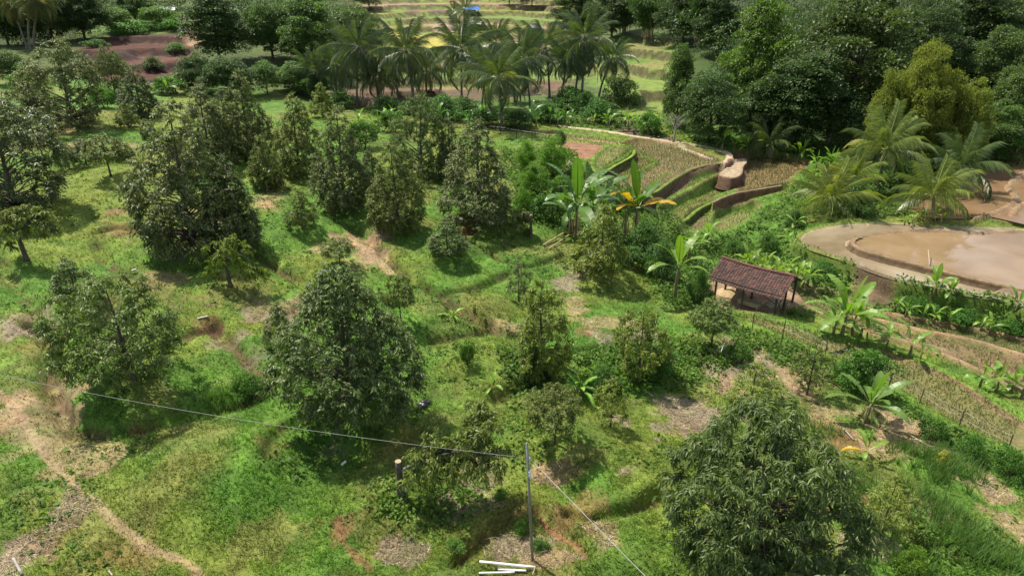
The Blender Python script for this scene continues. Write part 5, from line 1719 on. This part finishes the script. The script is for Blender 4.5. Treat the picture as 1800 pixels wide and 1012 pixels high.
bare_tree(1455, 256, 158, 'bare pale dead trunk before the dark wood', seed=3, nb=5, spread=.3)
bare_tree(1184, 250, 200, 'bare pale leafless tree at the bend of the farm track', seed=5, nb=16, spread=.7)
# ------------------------------------------------------------------ grass, ground cover, litter, seedlings
def scatter(n, rmin, rmax, seed, th=40.0, power=0.0):
    r = np.random.default_rng(seed)
    lr = np.log(rmin) + (np.log(rmax) - np.log(rmin)) * r.random(n)
    R_ = np.exp(lr); t_ = np.radians(r.uniform(-th, th, n))
    return R_ * np.sin(t_), R_ * np.cos(t_), r


def blades(name, X, Y, r, per, hmin, hmax, wd, lean, colf, label, cat, grow=0.012, lie=False, jit=.22, two=False):
    n = len(X)
    Z = sample(GH, X, Y)
    D_ = np.sqrt(X * X + Y * Y)
    h = (hmin + (hmax - hmin) * r.random(n) ** 1.5) * (1 + D_ * grow)
    cb = colf(X, Y, n, r)
    Xb = np.repeat(X, per); Yb = np.repeat(Y, per); Zb = np.repeat(Z, per); hb = np.repeat(h, per) * r.uniform(.6, 1.2, n * per)
    az = r.uniform(0, 6.283, n * per); ln_ = r.uniform(.25, 1.0, n * per) * lean
    jx = r.normal(0, 1, n * per) * hb * jit; jy = r.normal(0, 1, n * per) * hb * jit
    B = np.stack([Xb + jx, Yb + jy, Zb + (.02 if lie else -.02)], 1)
    d = np.stack([np.cos(az) * ln_, np.sin(az) * ln_, np.full(n * per, .12 if lie else 1.0)], 1)
    if lie:
        d[:, :2] = np.stack([np.cos(az), np.sin(az)], 1)
        d[:, 2] = r.normal(.12, .18, n * per)
    s = np.stack([-np.sin(az + r.normal(0, .8, n * per)), np.cos(az), np.zeros(n * per)], 1)
    wv = (wd * (1 + D_ * grow * 1.4))
    wv = np.repeat(wv, per)[:, None] * r.uniform(.7, 1.3, (n * per, 1))
    T = B + d * hb[:, None]
    V = np.stack([B - s * wv * .5, B + s * wv * .5, T], 1).reshape(-1, 3)
    Fc = np.arange(n * per * 3).reshape(-1, 3)
    c = np.repeat(cb, per, 0) * r.uniform(.75, 1.3, (n * per, 1))
    c4 = np.concatenate([np.repeat(c, 3, 0), np.ones((n * per * 3, 1))], 1)
    return structure(name, mesh_np(name, V, Fc, M['blade'], {'col': c4}), 'stuff', label=label, cat=cat)


def ground_col(f=1.0, tint=(1, 1, 1)):
    def g(X, Y, n, r):
        return sample(C, X, Y) * f * np.array(tint) * r.uniform(.8, 1.25, (n, 1))
    return g


X, Y, r = scatter(330000, 16, 100, 1, 46)
clump_n = fbm(X / .9, Y / .9, 77, 3)
keep = (r.random(len(X)) < sample(GRASS, X, Y) * (.35 + .65 * sstep(.30, .6, clump_n)))
X, Y = X[keep], Y[keep]
blades('grass', X, Y, r, 3, .05, .17, .026, 1.3, ground_col(1.3, (1.0, 1.03, .95)), 'short green grass clothing the orchard mounds and bunds', 'grass', .010)
# rank tussocks
TUSS = [(1460, 840, 60, 34), (1500, 870, 50, 40), (1590, 800, 26, 20), (1640, 880, 44, 40), (1660, 830, 60, 34), (1690, 960, 90, 50), (1655, 920, 40, 50), (1740, 990, 60, 40), (1650, 850, 16, 16), (1560, 985, 60, 30),
        (1440, 760, 30, 14), (380, 705, 40, 14), (420, 690, 24, 14), (1640, 828, 50, 26), (1395, 555, 26, 7)]
tx = []; ty = []
r = np.random.default_rng(5)
for px, py, hw, hh in TUSS:
    x, y, z = base_pt(px, py)
    dp = depth(y, z); rx = hw * dp / F; ry = hh * dp / F / math.sin(math.atan2(CAM_H - z, y))
    n = int(26 * rx * ry) + 6
    q = r.normal(0, .5, (n, 2))
    tx.append(x + q[:, 0] * rx); ty.append(y + q[:, 1] * ry)
X = np.concatenate(tx); Y = np.concatenate(ty)
blades('tall_grass', X, Y, r, 13, .45, .95, .035, .75, lambda X, Y, n, r: np.array([.105, .19, .042]) * r.uniform(.75, 1.3, (n, 1)), 'long arching grass tussocks in the lower right of the orchard', 'grass', 0, jit=.12)
# dead stalks
X, Y, r = scatter(110000, 16, 60, 2, 47)
lit = sample(LITTER, X, Y)
keep = r.random(len(X)) < lit * .9
X, Y = X[keep], Y[keep]
blades('straw_litter', X, Y, r, 4, .12, .42, .022, .9, lambda X, Y, n, r: np.where(r.random((n, 1)) < .35, np.array([[.50, .41, .29]]), np.array([[.27, .20, .135]])) * r.uniform(.6, 1.25, (n, 1)),
       'dead grass stalks and pruned litter lying in grey-brown drifts', 'litter', .006, True)
# broad-leaved ground cover
X, Y, r = scatter(120000, 16, 110, 3, 46)
cov = sample(COVER, X, Y)
keep = r.random(len(X)) < cov
X, Y = X[keep], Y[keep]
Z = sample(GH, X, Y)
hgt = (.10 + .55 * fbm(X / 1.6, Y / 1.6, 91, 3) ** 1.5) * np.clip(cov[keep] * 1.4, .12, 1)
per = 4
n = len(X)
P = np.stack([np.repeat(X, per) + r.normal(0, .12, n * per), np.repeat(Y, per) + r.normal(0, .12, n * per), np.repeat(Z, per) + np.repeat(hgt, per) * r.uniform(.35, 1.25, n * per)], 1)
D = r.normal(0, .8, (n * per, 3)) + np.array([0, 0, .15])
dist = np.sqrt(P[:, 0] ** 2 + P[:, 1] ** 2)
Lh = r.uniform(.11, .24, n * per) * (1 + dist * .008)
Vv, Ff = leaf_tris(P, D, Lh, Lh * .62, r, .2)
tone = fbm(P[:, 0] / 2.5, P[:, 1] / 2.5, 93, 3)[:, None]
cl = (np.array([.045, .095, .014]) * (1 - tone) + np.array([.125, .225, .03]) * tone) * r.uniform(.65, 1.4, (n * per, 1))
c4 = np.concatenate([np.repeat(cl, 4, 0), np.ones((n * per * 4, 1))], 1)
structure('ground_cover', mesh_np('ground_cover', Vv, Ff, M['blade'], {'col': c4}), 'stuff', label='creeping broad-leaved weeds and vines on the banks and in the hollows', cat='weeds')

# rice seedlings in rows
rx_ = []; ry_ = []; rc = []
r = np.random.default_rng(9)
ROWS = {'u0': (.34, (.10, .15, .03)), 'e': (.29, (.11, .14, .035)), 'd': (.36, (.10, .14, .03)), 'c': (.36, (.12, .19, .03)), 'g': (.27, (.13, .13, .04)), 'f': (.34, (.12, .15, .035)), 'h': (.26, (.11, .17, .03)),
        'j': (.32, (.12, .16, .035)), 'k': (.32, (.11, .15, .03)), 'n': (.34, (.10, .16, .03)), 's1': (.2, (.11, .165, .035)), 's2': (.22, (.12, .16, .04)), 'fence': (.19, (.125, .155, .036))}
for key, (sp, cl) in ROWS.items():
    P_ = FIELDS[key]
    xs = np.array([p[0] for p in P_]); ys = np.array([p[1] for p in P_])
    ang = .5
    ca, sa = math.cos(ang), math.sin(ang)
    u = xs * ca + ys * sa; v = -xs * sa + ys * ca
    gu, gv = np.meshgrid(np.arange(u.min(), u.max(), sp), np.arange(v.min(), v.max(), sp * .85))
    gu = gu.ravel() + r.normal(0, .04, gu.size); gv = gv.ravel() + r.normal(0, .05, gv.size)
    x = gu * ca - gv * sa; y = gu * sa + gv * ca
    k = (poly_sd(x, y, P_) > .25) & (np.abs(x) < y * .9) & (r.random(len(x)) < .92)
    if key == 's2':
        k &= fbm(x / 1.5, y / 1.5, 6, 2) > .42
    rx_.append(x[k]); ry_.append(y[k]); rc.append(np.tile(np.array(cl), (k.sum(), 1)))
X = np.concatenate(rx_); Y = np.concatenate(ry_); RC = np.concatenate(rc)
blades('rice_seedlings', X, Y, r, 4, .14, .26, .026, .55, lambda X, Y, n, r: RC * r.uniform(.7, 1.3, (n, 1)), 'young rice seedlings planted in rows across the terraces', 'rice', .006, jit=.14)

# ------------------------------------------------------------------ tiled hut
pR = hit(1376, 549)
hp = Vector((pR.x, pR.y, drop_z(pR.x, pR.y)))
UD = Vector((.76, -.65, 0)).normalized()       # along the ridge
VD = Vector((-UD.y, UD.x, 0))                  # across, to the far side
LEN = 4.8
hut = thing('tiled_hut', 'open-sided hut with a sagging dark red tiled roof beside the lower terraces', 'hut', hp)
# local frame: u from right gable (0) to left gable (-LEN); v from near eave (-) to far eave (+)
def hu(u, v, z):
    return UD * u + VD * v + Vector((0, 0, z))


RH, EH, HW = 2.65, 1.75, 1.95
V0 = .25   # ridge offset behind the near-right post
def post(u, v, top, nm='post', rr=.075):
    b = hu(u, v, 0) + hp
    zb = drop_z(b.x, b.y) - hp.z - .25
    m = MB(); m.tube([hu(u, v, zb), hu(u + .02, v, (zb + top) / 2), hu(u, v, top)], [rr * 1.1, rr, rr * .9], 7)
    part(nm, m.mesh(nm, M['timber'], True), hut)


for u in (-.1, -LEN * .5, -LEN + .4):
    post(u, V0, RH - .08)
    post(u, V0 - 1.75, EH + .1)
    post(u, V0 + 1.75, EH + .1)
for v, z in ((V0, RH - .1), (V0 - 1.75, EH + .12), (V0 + 1.75, EH + .12)):
    m = MB(); m.tube([hu(.35, v, z), hu(-LEN * .5, v, z - .05), hu(-LEN - .15, v, z)], .05, 6)
    part('beam', m.mesh('beam', M['timber']), hut)
for u in (-.1, -LEN * .5, -LEN + .4):
    m = MB(); m.tube([hu(u, V0 - 1.8, EH + .02), hu(u, V0 + 1.8, EH + .02)], .045, 6)
    part('tie_beam', m.mesh('tie_beam', M['timber']), hut)
for u0, v0, z0, u1, v1, z1 in ((-.12, V0 - 1.7, .1, -.12, V0 - .2, 1.5), (-.12, V0 - .3, .1, -.12, V0 - 1.6, 1.4), (-.12, V0 - 1.7, 1.1, -1.6, V0 - 1.7, EH), (-.1, V0, 1.4, -1.3, V0, RH - .15)):
    m = MB(); m.tube([hu(u0, v0, z0), hu(u1, v1, z1)], .03, 5)
    part('brace', m.mesh('brace', M['timber']), hut)


def roof_z(u, v):
    t = abs(v - V0) / HW
    return RH + .07 - (RH + .07 - EH + .05) * t - .10 * math.sin(PI * (-u / LEN)) * (1 - .3 * t)


for sd, nm in ((-1, 'near'), (1, 'far')):
    for k in range(9):
        u = .25 - (LEN + .35) * k / 8
        m = MB(); m.tube([hu(u, V0, roof_z(u, V0) - .07), hu(u, V0 + sd * HW, roof_z(u, V0 + sd * HW) - .07)], .03, 5)
        part('rafter', m.mesh('rafter', M['timber']), hut)
    for k in range(6):
        v = V0 + sd * HW * (.08 + .9 * k / 5)
        m = MB(); m.tube([hu(.3 - (LEN + .42) * q / 6, v, roof_z(.3 - (LEN + .42) * q / 6, v) - .035) for q in range(7)], .018, 4)
        part('batten', m.mesh('batten', M['timber']), hut)
    Vt = []; Ft = []; lvt = []
    rr = random.Random(3 + sd)
    NC, NRW = 26, 10
    for i in range(NC):
        for j in range(NRW):
            u0 = .32 - (LEN + .45) * i / NC; wv_ = (LEN + .45) / NC * 1.08
            a0 = j / NRW - .012; a1 = (j + 1) / NRW + .03
            lift = rr.uniform(-.008, .014); sk = rr.uniform(-.012, .012) if rr.random() < .93 else rr.uniform(-.07, .07); tone = min(1, max(0, rr.gauss(.42, .3)))
            o = len(Vt)
            for a in (a0, a1):
                v = V0 + sd * HW * a
                for q in range(5):
                    f = q / 4
                    uu = u0 - wv_ * f + sk
                    arch = .045 * math.sin(PI * min(1, f / .72)) if f < .72 else -.018 * math.sin(PI * (f - .72) / .28)
                    z = roof_z(min(max(uu, -LEN), 0), v) + arch + lift + (.03 if a == a1 else 0.0)
                    Vt.append(tuple(hu(uu, v, z))); lvt.append(tone)
            for q in range(4):
                Ft.append((o + q, o + q + 1, o + 6 + q, o + 5 + q))
            # tile butt end
            o2 = len(Vt)
            for q in range(5):
                x_, y_, z_ = Vt[o + 5 + q]
                Vt.append((x_, y_, z_ - .03)); lvt.append(tone * .6)
            for q in range(4):
                Ft.append((o + 5 + q, o + 6 + q, o2 + q + 1, o2 + q))
    tm_, t_, o_ = new_mat('roof_tile_' + nm)
    at_ = N(t_, 'ShaderNodeAttribute', attribute_name='lv')
    nzz = N(t_, 'ShaderNodeTexNoise', Scale=9.0, Detail=5.0)
    c_ = mixrgb(t_, (.042, .02, .016), (.165, .066, .046), at_.outputs['Fac'])
    mr_ = N(t_, 'ShaderNodeMapRange'); mr_.inputs['From Min'].default_value = .35; mr_.inputs['From Max'].default_value = .7; mr_.inputs['To Max'].default_value = .4
    t_.links.new(nzz.outputs['Fac'], mr_.inputs['Value'])
    c_ = mixrgb(t_, c_, (.055, .045, .038), mr_.outputs[0])
    p_ = N(t_, 'ShaderNodeBsdfPrincipled', Roughness=.8)
    t_.links.new(c_, p_.inputs['Base Color']); t_.links.new(p_.outputs[0], o_.inputs[0])
    po = part('roof_tiles', mesh_np('roof_tiles', np.array(Vt), np.array(Ft), tm_, {'lv': np.array(lvt)}), hut)
    po['kind'] = 'stuff'
for k in range(20):
    u = .34 - (LEN + .47) * k / 20
    m = MB()
    L_ = (LEN + .47) / 20 * 1.15
    z = roof_z(min(max(u, -LEN), 0), V0) + .03
    pts = []
    for e in (0, 1):
        for q in range(5):
            a = PI * q / 4
            pts.append(hu(u - L_ * e, V0 + .13 * math.cos(a), z + .09 * math.sin(a) + (.012 if e else 0)))
    m.add(pts, [(q, q + 1, q + 6, q + 5) for q in range(4)])
    part('ridge_tile', m.mesh('ridge_tile', M['tile']), hut)
# things kept under the roof
def at_hut(u, v):
    b = hp + hu(u, v, 0)
    return Vector((b.x, b.y, drop_z(b.x, b.y)))


b = at_hut(-3.9, V0 + .3)
m = MB()
rr = random.Random(8)
for k in range(9):
    a = k / 8 * PI
    m.tube([(math.cos(q) * (1.1 - .11 * k), math.sin(q) * (.85 - .085 * k), .045 * k) for q in np.linspace(0, 2 * PI, 15)], .12, 5)
single('straw_heap', m.mesh('straw_heap', M['straw'], True), 'low heap of pale straw under the left end of the hut roof', 'straw', b)
b = at_hut(-2.1, V0 - 1.1)
t_o = thing('feeding_trough', 'dark wooden trough under the near eave of the hut', 'trough', b, math.atan2(UD.y, UD.x))
for yy in (-.25, .25):
    m = MB(); m.box((0, yy, .42), (1.5, .04, .32)); part('side_board', m.mesh('side_board', M['bamboo']), t_o)
m = MB(); m.box((0, 0, .27), (1.5, .46, .04)); part('bottom_board', m.mesh('bottom_board', M['bamboo']), t_o)
for xx in (-.65, .65):
    for yy in (-.2, .2):
        m = MB(); m.tube([(xx, yy, -.05), (xx, yy, .3)], .04, 6); part('leg', m.mesh('leg', M['bamboo']), t_o)
b = at_hut(-.9, V0 + .5)
m = MB()
for k in range(5):
    m.tube([(-.8 + .05 * k, .12 * k - .2, .05 + .02 * (k % 2)), (.8 + .1 * (k % 3), .12 * k - .26, .06 + .02 * (k % 2))], .045, 6)
single('timber_pile', m.mesh('timber_pile', M['bamboo']), 'small pile of pale bamboo lengths on the hut floor', 'timber', b, .6)

# ------------------------------------------------------------------ wire fence along the field
pts = [(1322, 580, 550), (1375, 594, 563), (1450, 628, 600), (1520, 658, 628), (1560, 684, 655), (1616, 708, 684), (1685, 750, 721), (1769, 798, 763), (1815, 822, 790)]
f0 = hit(pts[0][0], pts[0][1])
fence = thing('wire_fence', 'thin fence of dark bamboo stakes and wire along the seedling field', 'fence', f0)
prev = None
for px, py, ty in pts:
    p = hit(px, py); h = min(max(height_to(p, px, ty), .9), 1.6)
    m = MB(); lx = random.uniform(-.06, .06)
    m.tube([p - f0 + Vector((0, 0, -.15)), p - f0 + Vector((lx, 0, h))], .03, 6)
    part('stake', m.mesh('stake', M['timber']), fence)
    tops = [p - f0 + Vector((lx * f_, 0, h * f_)) for f_ in (.55, .92)]
    if prev:
        for a, b_ in zip(prev, tops):
            m = MB(); mid = (a + b_) / 2 - Vector((0, 0, .05)); m.tube([a, mid, b_], .008, 4)
            part('wire', m.mesh('wire', M['galv']), fence)
    prev = tops
fence2_pts = [(880, 238, 226), (908, 243, 229), (860, 236, 224), (935, 247, 234), (965, 252, 239)]
f0 = hit(860, 236)
fence = thing('wire_fence', 'short run of fence stakes beside the upper paddy', 'fence', f0)
prev = None
for px, py, ty in sorted(fence2_pts):
    p = hit(px, py)
    m = MB(); m.tube([p - f0 + Vector((0, 0, -.2)), p - f0 + Vector((0, 0, 1.1))], .05, 6)
    part('stake', m.mesh('stake', M['timber']), fence)
    if prev is not None:
        m = MB(); m.tube([prev + Vector((0, 0, 1.0)), p - f0 + Vector((0, 0, 1.0))], .012, 4)
        part('wire', m.mesh('wire', M['galv']), fence)
    prev = p - f0

# ------------------------------------------------------------------ power pole and wires
p = hit(937, 985)
hpole = height_to(p, 926, 778)
xt, _ = at_Y(926, 778, p.y)
dx = float(xt) - p.x
pole = thing('power_pole', 'thin grey steel power pole rising from the near ditch', 'pole', p)
m = MB(); m.tube([(dx * t, 0, -.4 + (hpole + .4) * t) for t in (0, .5, 1)], [.055, .05, .042], 10)
part('shaft', m.mesh('shaft', M['galv'], True), pole)
for zf, off in ((.885, .07), (.78, .06), (.735, .07)):
    m = MB()
    m.tube([(dx * zf + .02, 0, hpole * zf), (dx * zf + off, -.03, hpole * zf)], .015, 6)
    m.tube([(dx * zf + off, -.03, hpole * zf + q) for q in (-.06, -.04, -.01, .02, .05)], [.02, .045, .03, .045, .02], 8)
    part('insulator', m.mesh('insulator', M['pvc'], True), pole)
m = MB(); m.box((dx * .77 + .05, -.06, hpole * .765), (.09, .09, .2)); part('junction_box', m.mesh('junction_box', M['pvc']), pole)
att = Vector((p.x + dx * .885 + .07, p.y - .03, p.z + hpole * .885))


def cable(a, b_, sag, rad, label):
    m = MB()
    m.tube([a.lerp(b_, t) - a - Vector((0, 0, sag * 4 * t * (1 - t))) for t in np.linspace(0, 1, 28)], rad, 6)
    single('overhead_wire', m.mesh('overhead_wire', M['wire'], True), label, 'wire', a)


xl, yl = 0, 648
zl = 5.4
gx, gy = at_z(0, 648, zl)
Lp = Vector((float(gx), float(gy), zl))
Le = att + (Lp - att) * 1.25
cable(att, Le, .5, .0055, 'pale overhead wire running from the pole to the left edge')
gx, gy = at_z(1137, 1012, 4.9)
Rp = Vector((float(gx), float(gy), 4.9))
Re = att + (Rp - att) * 1.9
cable(att, Re, .05, .009, 'pale overhead wire running from the pole down to the bottom edge')
for q, lb in ((Le, 'grey steel power pole at the far end of the left wire'), (Re, 'grey steel power pole at the near end of the right wire')):
    zb = drop_z(q.x, q.y)
    o = thing('power_pole', lb, 'pole', (q.x, q.y, zb))
    m = MB(); m.tube([(0, .06, -.4), (0, .06, q.z - zb + .4)], .05, 10); part('shaft', m.mesh('shaft', M['galv'], True), o)
    m = MB(); m.tube([(0, .05, q.z - zb), (0, -.02, q.z - zb)], .03, 8); part('insulator', m.mesh('insulator', M['pvc']), o)

# ------------------------------------------------------------------ pipes and oddments
def pipe(px0, py0, px1, py1, rad, label, z0=.0, z1=.0, mat='pvc', name='white_pipe', cat='pipe'):
    a = hit(px0, py0); b_ = hit(px1, py1)
    a.z = drop_z(a.x, a.y) + rad + z0; b_.z = drop_z(b_.x, b_.y) + rad + z1
    n = 6
    m = MB()
    m.tube([(a.lerp(b_, i / n) - a) for i in range(n + 1)], rad, 9)
    return single(name, m.mesh(name, M[mat], True), label, cat, a)


pipe(843, 992, 941, 1002, .045, 'long white plastic pipe lying beside the pole foot', .12, .12)
pipe(876, 1003, 925, 1006, .04, 'short white plastic pipe below the long one', .05, .06)
pipe(842, 1009, 905, 1008, .035, 'thin white plastic pipe at the very bottom edge', .04, .05)
pipe(941, 1002, 936, 1014, .02, 'slim yellowish cane across the end of the long pipe', .2, .1, 'bamboo', 'cane', 'cane')
pipe(602, 826, 609, 821, .05, 'white plastic pipe stub near the broad foreground tree', .25, .3)
pipe(233, 480, 241, 479, .05, 'white plastic pipe stub behind the open-crowned durian', .15, .2)
pipe(1264, 628, 1272, 612, .03, 'white cane stuck in the grass below the young durian by the hut', .05, .35)
pipe(348, 562, 366, 558, .04, 'white pipe piece on the red earth patch', .06, .06)
pipe(545, 329, 562, 326, .06, 'pale pipe on the grass behind the second row', .1, .1)
pipe(25, 985, 40, 1012, .05, 'bleached log lying in the bottom left corner', .08, .05, 'palebark', 'log', 'log')
pipe(192, 1005, 199, 1014, .03, 'bleached stick at the bottom left by the path', .05, .05, 'palebark', 'stick', 'stick')
pipe(955, 434, 990, 418, .07, 'fallen dry banana stem in front of the banana clump', .08, .35, 'straw', 'fallen_stem', 'stem')
pipe(965, 440, 1000, 420, .06, 'second fallen dry banana stem in front of the clump', .06, .3, 'straw', 'fallen_stem', 'stem')
pipe(1482, 755, 1500, 775, .035, 'pale dry stick lying on the red patch near the fence', .05, .05, 'palebark', 'stick', 'stick')
pipe(1590, 762, 1640, 790, .03, 'long dry palm rib lying in the straw by the fence', .06, .05, 'bamboo', 'stick', 'stick')
pipe(1602, 775, 1650, 783, .03, 'second dry palm rib crossing the first in the straw', .1, .08, 'bamboo', 'stick', 'stick')
pipe(1634, 467, 1628, 452, .03, 'pale stake standing in the bund of the big paddy', .0, .6, 'bamboo', 'stake', 'stake')


def lump(px, py, sx, sy, sz, label, name, cat, mat, seed):
    r = np.random.default_rng(seed)
    bm = bmesh.new()
    bmesh.ops.create_icosphere(bm, subdivisions=3, radius=1)
    for v in bm.verts:
        c = v.co
        f = 1 + .22 * math.sin(c.x * 4 + seed) * math.cos(c.y * 5) + .12 * math.sin(c.z * 9 + c.x * 7)
        v.co = Vector((c.x * sx * f, c.y * sy * f, max(-.1, c.z) * sz * f))
    me = bpy.data.meshes.new(name); bm.to_mesh(me); bm.free()
    me.materials.append(M[mat])
    me.polygons.foreach_set('use_smooth', [True] * len(me.polygons))
    p = hit(px, py)
    return single(name, me, label, cat, p, seed)


lump(745, 712, .42, .26, .26, 'black plastic heap in the shade right of the broad foreground tree', 'plastic_heap', 'plastic', 'black', 1)
lump(661, 386, .38, .26, .34, 'black sack at the foot of a conical durian', 'sack', 'sack', 'black', 2)
# ------------------------------------------------------------------ far sheds
def shed(px, py, wd, dp, h, roofmat, label, rot, group='sheds on the far terraces'):
    p = hit(px, py)
    o = thing('field_shed', label, 'shed', p, rot, (1, 1, 1), group)
    for x in (-wd / 2, wd / 2):
        for y in (-dp / 2, dp / 2):
            m = MB(); m.tube([(x, y, -.6), (x, y, h)], .09, 6); part('post', m.mesh('post', M['timber']), o)
    m = MB(); m.box((0, dp / 2, h * .45), (wd, .06, h * .9)); part('back_wall', m.mesh('back_wall', M['timber']), o)
    for s in (-1, 1):
        m = MB()
        a = .42
        m.box((0, s * dp * .32, h + .35 - .08), (wd + .9, dp * .72, .06), Matrix.Rotation(-s * a, 3, 'X'))
        part('roof_sheet', m.mesh('roof_sheet', M[roofmat]), o)


shed(828, 28, 4.2, 3.2, 2.0, 'blue', 'shed with a blue tarpaulin roof beside the dark palm on the far terraces', .4)
shed(838, 52, 3.4, 3.0, 1.8, 'white', 'shed with a white sheet roof on the far terraces', -.3)
shed(940, 60, 3.0, 2.4, 1.8, 'greyroof', 'small grey-roofed shed on the right of the far terraces', .5)
shed(298, 30, 2.6, 2.0, 1.5, 'white', 'pale-roofed shed among the trees above the red earth slope', .2)
